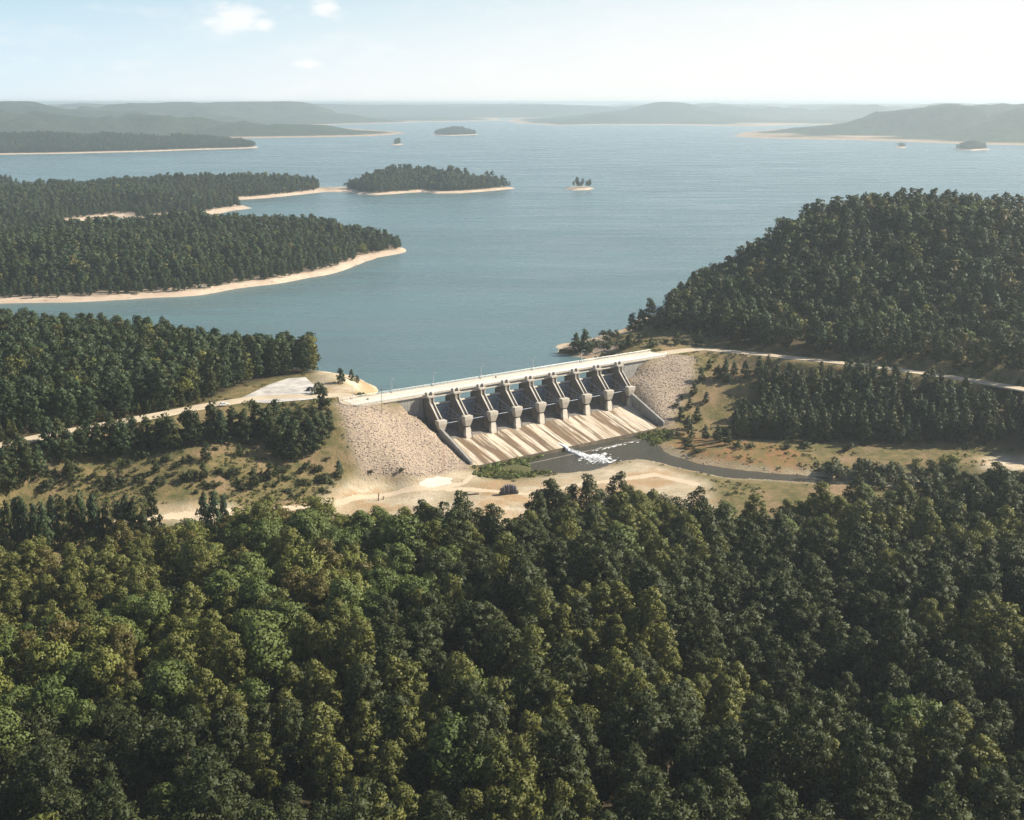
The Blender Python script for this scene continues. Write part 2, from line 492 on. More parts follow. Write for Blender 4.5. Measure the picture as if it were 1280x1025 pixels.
TZ = TZ + (fbm(TX, TY, 28, 3) - .5) * 2.2 * smooth(6, 22, seg_dist(TX, TY, road_left + road_right))
TZ = TZ + (fbm(TX, TY, 6, 9, 3) - .5) * .5
# road beds
RD = np.minimum(seg_dist(TX, TY, road_left), seg_dist(TX, TY, road_right))
k = 1 - smooth(6, 13, RD)
TZ = TZ * (1 - k) + (ROADZ - .25) * k
lot_px = [(296, 500), (338, 480), (360, 473), (382, 471.5), (398, 486), (412, 496), (380, 500), (330, 504)]
lot = [unproj(x, y, ROADZ) for x, y in lot_px]
ld = seg_dist(TX, TY, lot, True); ld = np.where(inside(TX, TY, lot), -ld, ld)
k = 1 - smooth(1, 7, ld)
TZ = TZ * (1 - k) + (ROADZ - .25) * k
# river and stilling basin, cut into the flat
WZ = -15.3
river_px = [(655, 575), (692, 563), (760, 548), (812, 541), (822, 546), (822, 556), (838, 569), (880, 581), (920, 587), (960, 591), (1040, 597), (1100, 599), (1180, 604),
            (1180, 612), (1100, 607), (1040, 606), (960, 600), (905, 597), (870, 590), (830, 580), (800, 574), (770, 577), (740, 588), (700, 592), (668, 590)]
river = np.array([unproj(x, y, WZ) for x, y in river_px])
rdist = seg_dist(TX, TY, river, True); rin = inside(TX, TY, river)
rs = np.where(rin, -rdist, rdist) + (fbm(TX, TY, 9, 21, 3) - .5) * 3
bank = WZ + .2 + np.clip(rs, 0, 60) * .28
cutmask = (V > 30) & (TY < 580)
TZ = np.where(cutmask & (rs > 0), np.minimum(np.maximum(TZ, WZ + .35), np.maximum(bank, WZ + .35)), TZ)
TZ = np.where(cutmask & (rs <= 0), WZ - np.clip(-rs * .4, .15, 1.8), TZ)
# room for the spillway
fp = (U > -.6) & (U < 116.6) & (V > -17) & (V < 34.2)
TZ = np.where(fp, np.minimum(TZ, np.interp(V, [-17, -6, -3, 10, 34], [-9, -8, -8, -10.5, -17])), TZ)
fp2 = (U > -36) & (U < 152) & (V > -16) & (V < -3)
TZ = np.where(fp2, np.minimum(TZ, 10.5), TZ)

def ground(x, y):
    x = np.asarray(x, float); y = np.asarray(y, float)
    fx = np.clip((x - GX0) / GS, 0, len(gx) - 1.001); fy = np.clip((y - GY0) / GS, 0, len(gy) - 1.001)
    i = fx.astype(int); j = fy.astype(int); a = fx - i; b_ = fy - j
    return (TZ[j, i] * (1 - a) + TZ[j, i + 1] * a) * (1 - b_) + (TZ[j + 1, i] * (1 - a) + TZ[j + 1, i + 1] * a) * b_
def ground_px(px, py):                             # first point of the ground seen along a pixel's ray
    X, Y = (px - 640) / F, (512.5 - py) / F
    d = np.array([X, CP + Y * SP, -SP + Y * CP])
    t = np.arange(150, 1150, .5)
    x, y, z = d[0] * t, d[1] * t, CAMZ + d[2] * t
    below = z < ground(x, y)
    i = int(np.argmax(below)) if below.any() else len(t) - 1
    return float(x[i]), float(y[i]), float(ground(x[i], y[i]))

# ground cover masks, from where each kind of ground lies
PX, PY = proj(TX, TY, TZ)
def pm(poly, soft=None): return inside(PX, PY, poly).astype(float)
rip_l = [(421, 502), (460, 505), (510, 513), (537, 536), (556, 551), (590, 586), (556, 592), (500, 598), (452, 597), (440, 560), (430, 530)]
rip_r = [(782, 470), (800, 456), (838, 443), (868, 447), (870, 470), (852, 505), (838, 530), (830, 545), (800, 500)]
rip_pt = [(697, 440), (722, 424), (755, 424), (775, 436), (740, 444), (705, 447)]
rip = np.clip(pm(rip_l) + pm(rip_r) + pm(rip_pt), 0, 1)
sand = pm([(395, 463), (480, 470), (470, 492), (400, 492), (392, 478)])
sand = np.maximum(sand, pm([(440, 600), (560, 586), (600, 590), (640, 602), (760, 582), (800, 576), (880, 598), (900, 640), (700, 660), (470, 700), (360, 650)]) * .9)
sand = np.maximum(sand, pm([(190, 630), (300, 630), (290, 655), (190, 655)]) * .9)
sand = np.maximum(sand, pm([(1225, 572), (1300, 566), (1300, 592), (1230, 588)]))
sand = np.maximum(sand, (1 - smooth(1, 6, rs)) * (V > 40) * (U > 60) * .7)
sand = sand * np.clip(.35 + 1.6 * (fbm(TX, TY, 12, 87, 4) - .22), .35, 1)
sand = np.maximum(sand, (1 - smooth(1.5, 4.0, TZ)) * ((V < -14) & (TY > 600)))
dryred = pm([(835, 540), (1000, 560), (1010, 590), (900, 585), (845, 565)]) * .9
green = pm([(596, 594), (600, 586), (640, 573), (692, 563), (712, 566), (706, 578), (690, 590), (655, 597), (612, 600)]) * 1.0
green = np.maximum(green, pm([(795, 545), (835, 537), (842, 548), (812, 560)]))
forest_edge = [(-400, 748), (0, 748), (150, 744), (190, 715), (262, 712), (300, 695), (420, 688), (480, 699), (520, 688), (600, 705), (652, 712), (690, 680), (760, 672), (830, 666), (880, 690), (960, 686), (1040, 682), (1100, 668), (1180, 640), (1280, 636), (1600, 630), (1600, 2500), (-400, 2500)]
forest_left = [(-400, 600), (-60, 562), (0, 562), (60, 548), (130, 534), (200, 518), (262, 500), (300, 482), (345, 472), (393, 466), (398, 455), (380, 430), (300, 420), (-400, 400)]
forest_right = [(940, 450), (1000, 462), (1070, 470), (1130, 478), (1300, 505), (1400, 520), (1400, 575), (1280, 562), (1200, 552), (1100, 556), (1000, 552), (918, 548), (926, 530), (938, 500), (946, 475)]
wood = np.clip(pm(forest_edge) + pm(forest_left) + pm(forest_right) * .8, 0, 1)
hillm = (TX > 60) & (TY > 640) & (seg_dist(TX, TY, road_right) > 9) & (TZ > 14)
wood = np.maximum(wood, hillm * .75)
def blur(a, n=2):
    for _ in range(n):
        a = (a + np.roll(a, 1, 0) + np.roll(a, -1, 0) + np.roll(a, 1, 1) + np.roll(a, -1, 1)) / 5
    return a
def grid_mesh(name, X, Y, Z, keep=None):
    ny, nx = X.shape
    idx = np.arange(ny * nx).reshape(ny, nx)
    q = np.stack([idx[:-1, :-1], idx[:-1, 1:], idx[1:, 1:], idx[1:, :-1]], -1).reshape(-1, 4)
    if keep is not None:
        kk = keep[:-1, :-1] | keep[:-1, 1:] | keep[1:, 1:] | keep[1:, :-1]
        q = q[kk.ravel()]
    co = np.stack([X, Y, Z], -1).reshape(-1, 3)
    used = np.unique(q); remap = np.full(len(co), -1); remap[used] = np.arange(len(used))
    q = remap[q]; co = co[used]
    me = bpy.data.meshes.new(name)
    me.vertices.add(len(co)); me.vertices.foreach_set('co', co.astype(np.float32).ravel())
    me.loops.add(q.size); me.loops.foreach_set('vertex_index', q.astype(np.int32).ravel())
    me.polygons.add(len(q)); me.polygons.foreach_set('loop_start', np.arange(0, q.size, 4, dtype=np.int32)); me.polygons.foreach_set('loop_total', np.full(len(q), 4, np.int32))
    me.update(calc_edges=True)
    me.polygons.foreach_set('use_smooth', np.ones(len(q), bool))
    return me, used
gme, used = grid_mesh('ground', TX, TY, TZ)
for nm, a in (('rip', blur(rip, 1)), ('sand', blur(sand, 2)), ('green', blur(green, 1)), ('wood', blur(wood, 3)), ('dryred', blur(dryred, 3))):
    at = gme.attributes.new(nm, 'FLOAT', 'POINT'); at.data.foreach_set('value', a.ravel()[used].astype(np.float32))

m, nt, b = new_mat('dam site ground')
def attr(nt, n):
    a = nt.nodes.new('ShaderNodeAttribute'); a.attribute_name = n; return a.outputs['Fac']
nA = noise(nt, .045, 6, .65); nB = noise(nt, .22, 6, .65); nC = noise(nt, .9, 4, .6)
grass = mixc(nt, ramp(nt, nB, [(.38, (0, 0, 0)), (.62, (1, 1, 1))]), (.200, .150, .070), (.092, .090, .036))
grass = mixc(nt, ramp(nt, nA, [(.50, (0, 0, 0)), (.66, (1, 1, 1))]), grass, (.25, .17, .10))
grass = mixc(nt, ramp(nt, nC, [(.52, (0, 0, 0)), (.72, (.7, .7, .7))]), grass, (.06, .065, .026))
sandc = mixc(nt, ramp(nt, nB, [(.35, (0, 0, 0)), (.65, (1, 1, 1))]), (.42, .34, .24), (.60, .51, .385))
sandc = mixc(nt, ramp(nt, nA, [(.48, (0, 0, 0)), (.62, (.75, .75, .75))]), sandc, (.37, .23, .11))
sandc = mixc(nt, ramp(nt, nC, [(.56, (0, 0, 0)), (.74, (.55, .55, .55))]), sandc, (.20, .16, .085))
vor = N(nt, 'ShaderNodeTexVoronoi', Scale=.8); t_ = nt.nodes.new('ShaderNodeTexCoord'); nt.links.new(t_.outputs['Object'], vor.inputs['Vector'])
ripc = mixc(nt, vor.outputs['Distance'], (.42, .335, .25), (.22, .17, .13))
col = mixc(nt, attr(nt, 'dryred'), grass, mixc(nt, ramp(nt, nB, [(.38, (0, 0, 0)), (.62, (1, 1, 1))]), (.26, .135, .065), (.15, .125, .05)))
col = mixc(nt, attr(nt, 'sand'), col, sandc)
col = mixc(nt, attr(nt, 'rip'), col, ripc)
col = mixc(nt, attr(nt, 'green'), col, mixc(nt, nC, (.055, .062, .024), (.13, .12, .055)))
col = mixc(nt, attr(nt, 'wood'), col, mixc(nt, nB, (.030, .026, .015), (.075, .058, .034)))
nt.links.new(col, b.inputs['Base Color']); b.inputs['Roughness'].default_value = 1.0; b.inputs['Specular IOR Level'].default_value = .1
bump(nt, b, nC, .6, .6)
M['ground'] = m
tag(link('ground', gme, m), kind='structure')

# ------------------------------------------------------------------ lake, river, lands beyond
def water_mat(name, colr, rough, s1, s2, strength, streaks=True):
    m, nt, b = new_mat(name)
    nn = noise(nt, .0016, 6, .62, mapscale=(1, 2.6, 1))
    c = ramp(nt, nn, [(.33, tuple(x * .80 for x in colr)), (.66, tuple(x * 1.16 for x in colr))])
    n3 = noise(nt, .011, 7, .65, mapscale=(.5, 2.2, 1))        # cat's paws: wind-ruffled streaks
    c = mixc(nt, ramp(nt, n3, [(.46, (0, 0, 0)), (.72, (.5, .5, .5))]), c, tuple(x * 1.35 for x in colr))
    nt.links.new(c, b.inputs['Base Color'])
    b.inputs['IOR'].default_value = 1.33
    rr = N(nt, 'ShaderNodeMapRange'); rr.inputs['From Min'].default_value = .35; rr.inputs['From Max'].default_value = .65
    rr.inputs['To Min'].default_value = rough * .7; rr.inputs['To Max'].default_value = rough * 1.4
    nt.links.new(n3, rr.inputs['Value']); nt.links.new(rr.outputs[0], b.inputs['Roughness'])
    h = noise(nt, s1, 4, .6); h2 = noise(nt, s2, 5, .65, mapscale=(1, 1.8, 1))
    ad = N(nt, 'ShaderNodeMath', operation='ADD'); nt.links.new(h, ad.inputs[0]); nt.links.new(h2, ad.inputs[1])
    bump(nt, b, ad.outputs[0], strength, .6)
    return m
M['lake'] = water_mat('lake water', (.082, .140, .147), .26, .55, .10, .7)
M['river'] = water_mat('river water', (.062, .060, .046), .16, 1.1, .35, .9)
def poly_mesh(name, pts, z):
    bm = bmesh.new()
    vs = [bm.verts.new((p[0], p[1], z)) for p in pts]
    f = bm.faces.new(vs); bm.normal_update()
    if f.normal.z < 0: f.normal_flip()
    bmesh.ops.triangulate(bm, faces=bm.faces)
    me = bpy.data.meshes.new(name); bm.to_mesh(me); bm.free()
    return me
e1, e2 = uv(-1.4, -4.35), uv(117.4, -4.35)
lake_edge = [(-26000, 640), (-480, 640), (-200, 640), tuple(uv(-60, -20)), tuple(uv(-36, -8)), tuple(uv(-1.5, -8)), tuple(e1), tuple(e2), tuple(uv(117.5, -8)), tuple(uv(150, -9)), (150, 760), (300, 800), (640, 760), (26000, 760), (26000, 41000), (-26000, 41000)]
tag(link('lake_water', poly_mesh('lake_water', lake_edge, 0), M['lake']), kind='structure')
cx, cy = river.mean(0)
rv = river
wp = []
for i, p in enumerate(rv):
    a, c_ = rv[i - 1], rv[(i + 1) % len(rv)]
    tdir = (c_ - a) / np.linalg.norm(c_ - a); nd = np.array([-tdir[1], tdir[0]])
    q = p + nd * 7
    if inside(np.array([q[0]]), np.array([q[1]]), rv)[0]: q = p - nd * 7
    wp.append(q)
x0, y0 = rv.min(0) - 8; x1, y1 = rv.max(0) + 8
wx = np.arange(x0, x1, 3.0); wy = np.arange(y0, y1, 3.0); WXg, WYg = np.meshgrid(wx, wy)
wkeep = (inside(WXg, WYg, rv) | (seg_dist(WXg, WYg, rv, True) < 5)) & (to_uv(WXg, WYg)[1] > 26)
rme, _ = grid_mesh('river_water', WXg, WYg, np.full(WXg.shape, WZ), wkeep)
tag(link('river_water', rme, M['river']), kind='structure')

# sandy shore + forest floor by height above the lake (drawdown band)
m, nt, b = new_mat('lake shore land')
g = nt.nodes.new('ShaderNodeNewGeometry'); sx = nt.nodes.new('ShaderNodeSeparateXYZ'); nt.links.new(g.outputs['Position'], sx.inputs[0])
nz = noise(nt, .06, 4); 
ma = N(nt, 'ShaderNodeMath', operation='MULTIPLY_ADD'); ma.inputs[1].default_value = 2.5; nt.links.new(nz, ma.inputs[0]); nt.links.new(sx.outputs['Z'], ma.inputs[2])
mrr = N(nt, 'ShaderNodeMapRange'); mrr.inputs['From Min'].default_value = 3.6; mrr.inputs['From Max'].default_value = 5.2; nt.links.new(ma.outputs[0], mrr.inputs['Value'])
wv = N(nt, 'ShaderNodeTexNoise', Scale=3.2, Detail=3); nt.links.new(ma.outputs[0], wv.inputs['Vector'])   # drawdown lines follow the height
sh = mixc(nt, ramp(nt, noise(nt, .035, 7, .7), [(.36, (0, 0, 0)), (.64, (1, 1, 1))]), (.62, .52, .41), (.42, .32, .24))
sh = mixc(nt, ramp(nt, wv.outputs['Fac'], [(.42, (0, 0, 0)), (.60, (.7, .7, .7))]), sh, (.38, .275, .20))
sh = mixc(nt, ramp(nt, noise(nt, .25, 4), [(.60, (0, 0, 0)), (.72, (.8, .8, .8))]), sh, (.10, .085, .05))
fo = mixc(nt, noise(nt, .02, 5), (.028, .036, .016), (.055, .062, .026))
nt.links.new(mixc(nt, mrr.outputs[0], sh, fo), b.inputs['Base Color']); b.inputs['Roughness'].default_value = 1
b.inputs['Specular IOR Level'].default_value = .1
M['shore'] = m
m, nt, b = new_mat('far wooded hills')
g = nt.nodes.new('ShaderNodeNewGeometry'); sx = nt.nodes.new('ShaderNodeSeparateXYZ'); nt.links.new(g.outputs['Position'], sx.inputs[0])
mrr = N(nt, 'ShaderNodeMapRange'); mrr.inputs['From Min'].default_value = 2.5; mrr.inputs['From Max'].default_value = 5.0; nt.links.new(sx.outputs['Z'], mrr.inputs['Value'])
fo = mixc(nt, ramp(nt, noise(nt, .02, 8, .75), [(.35, (0, 0, 0)), (.65, (1, 1, 1))]), (.018, .030, .014), (.060, .075, .030))
nt.links.new(mixc(nt, mrr.outputs[0], (.50, .36, .25), fo), b.inputs['Base Color']); b.inputs['Roughness'].default_value = 1
b.inputs['Specular IOR Level'].default_value = .05
bump(nt, b, noise(nt, .05, 5, .7), 1.0, 22)
M['hills'] = m

LANDS = {}
def land(name, px_poly, peak, res, rise, mat, seed, shape=None, beach=8.0, beachz=2.6, rough=1.0):
    poly = np.array([unproj(x, y, 0) for x, y in px_poly])
    # rounded, slightly ragged coast
    pts = []
    for i in range(len(poly)):
        a, c_ = poly[i], poly[(i + 1) % len(poly)]
        for t in (0, .25, .5, .75): pts.append(a * (1 - t) + c_ * t)
    poly = np.array(pts)
    x0, y0 = poly.min(0) - res * 3; x1, y1 = poly.max(0) + res * 3
    X, Y = np.meshgrid(np.arange(x0, x1, res), np.arange(y0, y1, res))
    d = seg_dist(X, Y, poly, True)
    s = np.where(inside(X, Y, poly), d, -d) + (fbm(X, Y, res * 9, seed, 3) - .5) * res * 3.0 * rough
    hz = np.where(s < beach, s / beach * beachz, beachz + (peak - beachz) * smooth(0, rise, s - beach) * ((.16 + 1.55 * smooth(.38, .74, fbm(X, Y, rise * .95, seed + 5, 5))) if peak > 50 else (.35 + 1.5 * np.abs(fbm(X, Y, rise * 1.3, seed + 5, 5) - .22))))
    if shape is not None: hz = np.where(s > beach, beachz + (hz - beachz) * shape(X, Y), hz)
    if peak > 50: hz = hz + 26 * (fbm(X, Y, 420, seed + 8, 4) - .5) * smooth(60, 500, s)
    hz = np.maximum(hz, -4)
    me, _ = grid_mesh(name, X, Y, hz, s > -res * 2)
    o = tag(link(name, me, mat), kind='structure')
    LANDS[name] = (X, Y, hz, s, res)
    return o
land('near_peninsula', [(-260, 392), (-60, 384), (0, 380), (80, 377.5), (170, 373), (250, 368.5), (330, 356), (400, 345), (440, 334.5), (470, 322), (512, 315), (508, 310), (478, 304), (440, 299), (380, 294), (300, 291), (220, 286.5), (150, 292), (105, 299), (60, 301), (-260, 322)], 17, 7, 150, M['shore'], 31)
land('second_peninsula', [(-300, 312), (60, 291), (84, 288), (102, 283), (92, 278), (120, 274), (146, 270.5), (152, 277), (203, 277.5), (210, 271.5), (270, 267), (313, 260), (306, 256.5), (250, 257), (280, 251), (305, 249.5), (350, 246), (405, 239.8), (426, 240), (446, 240), (446, 235), (424, 234.6), (405, 234.8), (370, 232.5), (250, 236), (100, 242), (-300, 256)], 13, 9, 130, M['shore'], 41, beach=16)
land('wooded_island', [(425, 238.5), (445, 243), (470, 244), (500, 242), (530, 239.5), (545, 241.5), (575, 241.5), (610, 239), (641, 235.5), (630, 234.5), (590, 234), (550, 232), (500, 231.5), (455, 233.5)], 22, 7, 110, M['shore'], 51)
land('islet', [(704, 236), (715, 238), (735, 237.5), (744, 235.5), (730, 234), (712, 234)], 4, 4, 25, M['shore'], 61, beach=9, rough=.4)
land('west_point', [(-150, 240), (0, 237.5), (42, 235.5), (20, 233.5), (-150, 233)], 6, 7, 60, M['shore'], 71)
land('wooded_spit', [(-300, 196), (-50, 194), (90, 192), (200, 189), (260, 187), (321, 185), (318, 182), (250, 181), (215, 183.5), (120, 183), (60, 185), (-50, 186), (-300, 186)], 30, 14, 230, M['shore'], 81)
land('small_round_island', [(487, 181), (496, 182), (504, 180.5), (496, 179)], 8, 8, 50, M['shore'], 91, rough=.4)
land('long_low_island', [(536, 168.5), (560, 170), (598, 168.5), (590, 166.5), (560, 166)], 14, 14, 150, M['shore'], 101, rough=.5)
land('east_low_island', [(1190, 187), (1215, 188.5), (1237, 187), (1230, 184.5), (1200, 184.5)], 6, 8, 60, M['shore'], 111, rough=.4)
land('east_islet', [(1117, 184.5), (1128, 185.5), (1134, 184.5), (1126, 183)], 3, 8, 40, M['shore'], 121, rough=.4)
land('west_hills', [(-500, 182), (-100, 180), (60, 178), (145, 175), (210, 173), (300, 173), (400, 171.5), (470, 170), (500, 167), (490, 164), (420, 160), (380, 157), (520, 153), (480, 148), (-700, 146)], 88, 30, 900, M['hills'], 131, beach=14)
land('north_west_hills', [(-900, 150), (300, 150), (470, 152), (560, 152), (630, 150.5), (600, 145), (-900, 141)], 84, 50, 1500, M['hills'], 141, beach=14)
land('east_hills', [(917, 170.5), (960, 173), (1060, 175), (1130, 177), (1200, 180), (1290, 182), (1700, 190), (1900, 156), (1100, 156), (1000, 160), (925, 166)], 84, 30, 800, M['hills'], 151, beach=10)
land('north_east_hills', [(632, 152.5), (690, 157), (760, 156), (860, 156.5), (930, 158), (1000, 156), (1900, 158), (1900, 143), (660, 144)], 86, 50, 1300, M['hills'], 161, beach=14)
land('far_hills', [(-1500, 146), (440, 146.5), (600, 148), (700, 148), (1000, 147), (2600, 147), (2600, 136.5), (-1500, 136.5)], 72, 100, 1500, M['hills'], 171, beach=20)

# ------------------------------------------------------------------ roads
def ribbon(name, pts, w, z, mat, parent=None, th=.3):
    P = [np.array(p) for p in pts]
    # Catmull-Rom
    Q = []
    for i in range(len(P) - 1):
        p0, p1, p2, p3 = P[max(i - 1, 0)], P[i], P[i + 1], P[min(i + 2, len(P) - 1)]
        for t in np.linspace(0, 1, 8, endpoint=False):
            Q.append(.5 * (2 * p1 + (p2 - p0) * t + (2 * p0 - 5 * p1 + 4 * p2 - p3) * t * t + (3 * p1 - p0 - 3 * p2 + p3) * t ** 3))
    Q.append(P[-1])
    vs = []; fs = []
    for i, q in enumerate(Q):
        d = Q[min(i + 1, len(Q) - 1)] - Q[max(i - 1, 0)]; d = d / np.linalg.norm(d); n = np.array([-d[1], d[0]])
        for s, dz in ((-1.12, -.5), (-1, 0), (1, 0), (1.12, -.5)):
            vs.append((*(q + n * w / 2 * s), z + dz))
        if i:
            k = 4 * i
            for j in range(3): fs.append((k - 4 + j, k - 3 + j, k + 1 + j, k + j))
    mb = MB().add(vs, fs)
    return mb.build(name, mat, parent)
tag(ribbon('west_road', road_left, 8.0, ROADZ + .07, M['road']), kind='structure')
tag(ribbon('east_road', road_right, 7.2, ROADZ + .07, M['road']), kind='structure')
tag(link('parking_lot', poly_mesh('parking_lot', lot, ROADZ + .02), M['lot']), kind='structure')

# ------------------------------------------------------------------ spillway (local x = along the piers, local y = upstream)
# local frame: x = u, y = -v so the frame stays right handed
spill = empty('spillway', (O0[0], O0[1], 0), TH)
tag(spill, 'concrete spillway with nine piers, eight blue-grey gates and a streaked chute', 'spillway')
PW = 1.3
def flip(prof): return [(-v, z) for v, z in prof]
pier_body = flip([(-7, -9), (-7, 9.4), (-14, 10.5), (-14, 10.9), (-1.6, 10.9), (-1.6, 11.6), (1.7, 11.6), (1.7, 8.6), (8.3, 1.9), (8.3, -1.2), (9.9, -3.0), (10.4, -9), (10.4, -10.5)])
def make_pier():
    p = MB().prism(pier_body, -PW + .3, PW - .3)
    # the two cheek walls
    for s in (-1, 1):
        x0, x1 = (s * PW, s * (PW - .42)) if s < 0 else (s * (PW - .42), s * PW)
        p.prism(flip([(-6.8, -9), (-6.8, 9.3), (-13.8, 10.4), (-13.8, 10.8), (-1.7, 10.8), (-1.7, 11.5), (2.0, 11.5), (2.0, 9.3), (8.4, 2.9), (8.4, -1.3), (9.7, -3.2), (10.2, -9), (10.2, -10.3)]), x0, x1)
    return p
pier_me = make_pier().mesh('pier', .06)
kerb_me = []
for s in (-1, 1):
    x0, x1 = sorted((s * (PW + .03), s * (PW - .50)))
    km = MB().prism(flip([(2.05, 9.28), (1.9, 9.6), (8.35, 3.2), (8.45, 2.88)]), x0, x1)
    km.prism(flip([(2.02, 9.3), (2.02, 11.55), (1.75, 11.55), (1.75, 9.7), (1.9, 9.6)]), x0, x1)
    km = km.mesh('strut_kerb', .02); km.materials.append(M['concrete_pale']); kerb_me.append(km)  # pale tone paints the sunlit edges of the strut
for _w in (0,):
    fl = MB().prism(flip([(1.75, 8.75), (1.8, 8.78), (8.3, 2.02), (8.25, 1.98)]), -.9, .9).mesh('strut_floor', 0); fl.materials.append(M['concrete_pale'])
cap = MB().box(-2.1, 2.1, -2.2, 2.2, 11.62, 12.5)
cap_me = cap.mesh('cap', .08)
hoist = MB()
for s in (-1, 1):
    hoist.prism([(-1.2 + .35, 12.5), (1.2, 12.5), (1.2, 13.6), (.6, 14.1), (-.4, 14.1), (-.85, 13.6)], s * 1.35 - .5, s * 1.35 + .5)
hoist_me = hoist.mesh('hoist_housing', .12)
hd = MB().box(-.7, .7, -.6, .8, 12.5, 13.5); motor_me = hd.mesh('hoist_motor', .1)
blk = MB().prism(flip([(7.9, 1.0), (7.9, 2.6), (11.0, 2.6), (11.0, 1.0)]), -2.3, 2.3)
blk.add([(-2.3, -7.9, .99), (2.3, -7.9, .99), (2.3, -11, .99), (-2.3, -11, .99), (-1.35, -8.2, -2.2), (1.35, -8.2, -2.2), (1.35, -10.35, -2.2), (-1.35, -10.35, -2.2)],
        [(0, 1, 2, 3), (7, 6, 5, 4), (0, 4, 5, 1), (1, 5, 6, 2), (2, 6, 7, 3), (3, 7, 4, 0)])
blk_me = blk.mesh('trunnion_block', .06)
nose = MB()
vs = [(-PW * .95, -10.2, -2.9), (PW * .95, -10.2, -2.9), (PW * 1.5, -11.2, -6.0), (PW * 1.15, -11.6, -10), (-PW * 1.15, -11.6, -10), (-PW * 1.5, -11.2, -6.0)]
vb = [(x * .98, -9.2, z) for x, y, z in vs]
nose.add(vs + vb, [tuple(range(6)), tuple(range(11, 5, -1))] + [(i, i + 6, (i + 1) % 6 + 6, (i + 1) % 6) for i in range(6)])
nose_me = nose.mesh('pier_nose', .05)
for me_, m_ in ((pier_me, 'concrete'), (cap_me, 'concrete_pale'), (hoist_me, 'concrete_pale'), (motor_me, 'dark_slab'), (blk_me, 'concrete_pale'), (nose_me, 'concrete_pale')):  # pale tone for the sunlit parts, dark tone for the shaded bodies
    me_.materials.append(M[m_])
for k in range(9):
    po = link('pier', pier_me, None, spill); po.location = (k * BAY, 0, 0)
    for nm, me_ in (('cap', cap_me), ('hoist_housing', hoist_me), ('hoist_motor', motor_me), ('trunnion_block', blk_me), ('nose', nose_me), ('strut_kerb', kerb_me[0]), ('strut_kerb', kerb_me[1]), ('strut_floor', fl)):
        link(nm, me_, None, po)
# radial gates
TV, TZc, GR = 9.0, .9, 13.2
def gate_skin(r0, r1, a0, a1, x0, x1, n=14):
    pr = [(TV - r1 * math.cos(a), TZc + r1 * math.sin(a)) for a in np.linspace(a0, a1, n)] + [(TV - r0 * math.cos(a), TZc + r0 * math.sin(a)) for a in np.linspace(a1, a0, n)]
    mb = MB()
    pr = flip(pr); nn = len(pr)
    vs = [(x0, *p) for p in pr] + [(x1, *p) for p in pr]
    fs = []
    for i in range(n - 1):
        j = nn - 1 - i
        fs.append((i, i + 1, j - 1, j)); fs.append((i + nn, j + nn, j - 1 + nn, i + 1 + nn))
    fs += [(i, i + nn, (i + 1) % nn + nn, (i + 1) % nn) for i in range(nn)]
    return mb.add(vs, fs)
A0, A1 = math.asin((-3.4 - TZc) / GR), math.asin((7.6 - TZc) / GR)
skin_me = gate_skin(GR - .25, GR, A0, A1, -5.7, 5.7).mesh('gate', 0); skin_me.materials.append(M['gate'])
rib = MB()
for a in np.linspace(A0 + .04, A1 - .03, 6):
    w = .13 if a < A1 - .05 else .2
    s_ = gate_skin(GR - .85, GR - .26, a - w / GR, a + w / GR, -5.6, 5.6, 3); rib.add(s_.v, s_.f)
rib_me = rib.mesh('ribs', 0); rib_me.materials.append(M['gate'])
vr = MB()
for x in np.linspace(-5.3, 5.3, 9):
    s_ = gate_skin(GR - .6, GR - .27, A0 + .02, A1 - .02, x - .08, x + .08, 10); vr.add(s_.v, s_.f)
vr_me = vr.mesh('stiffeners', 0); vr_me.materials.append(M['gate'])
lip_m = gate_skin(GR - .9, GR + .05, A1 + .001, A1 + .022, -5.72, 5.72, 3).mesh('top_walkway', 0); lip_m.materials.append(M['concrete_pale'])
def arm_pt(a, x, r=GR - .8): return (x, -(TV - r * math.cos(a)), TZc + r * math.sin(a))
arms = []
for s in (-1, 1):
    mb = MB()
    t0 = (s * 5.35, -(TV - .3), TZc)
    up, lo, mid = A1 - .12, A0 + .22, (A0 + A1) / 2
    for a, x in ((up, 3.6), (lo, 3.6), (mid, 3.6)):
        mb.tube(t0, arm_pt(a, s * x), (.16 if a != mid else .11), n=6)
    for q in (.35, .62, .85):
        pu = [t0[i] * (1 - q) + arm_pt(up, s * 3.6)[i] * q for i in range(3)]
        pl = [t0[i] * (1 - q) + arm_pt(lo, s * 3.6)[i] * q for i in range(3)]
        mb.tube(pu, pl, .11, n=5)
    mm_ = mb.mesh('arm', 0); mm_.materials.append(M['arm']); arms.append(mm_)
ties = []
for a in (A0 + .22, A1 - .12):
    mm_ = MB().tube(arm_pt(a, -5.4, GR - .95), arm_pt(a, 5.4, GR - .95), .22, n=6).mesh('cross_beam', 0); mm_.materials.append(M['arm']); ties.append(mm_)
p0, p1 = (-5.3, -(TV - .8), TZc - .55), (5.3, -(TV - .8), TZc - .55)
tt_me = MB().tube(p0, p1, .15, n=6).mesh('torque_tube', 0); tt_me.materials.append(M['gate'])
for k in range(8):
    go = link('gate', skin_me, None, spill); go.location = ((k + .5) * BAY, 0, 0)
    for nm, me_ in (('ribs', rib_me), ('stiffeners', vr_me), ('top_walkway', lip_m), ('arm', arms[0]), ('arm', arms[1]), ('cross_beam', ties[0]), ('cross_beam', ties[1]), ('torque_tube', tt_me)):
        link(nm, me_, None, go)
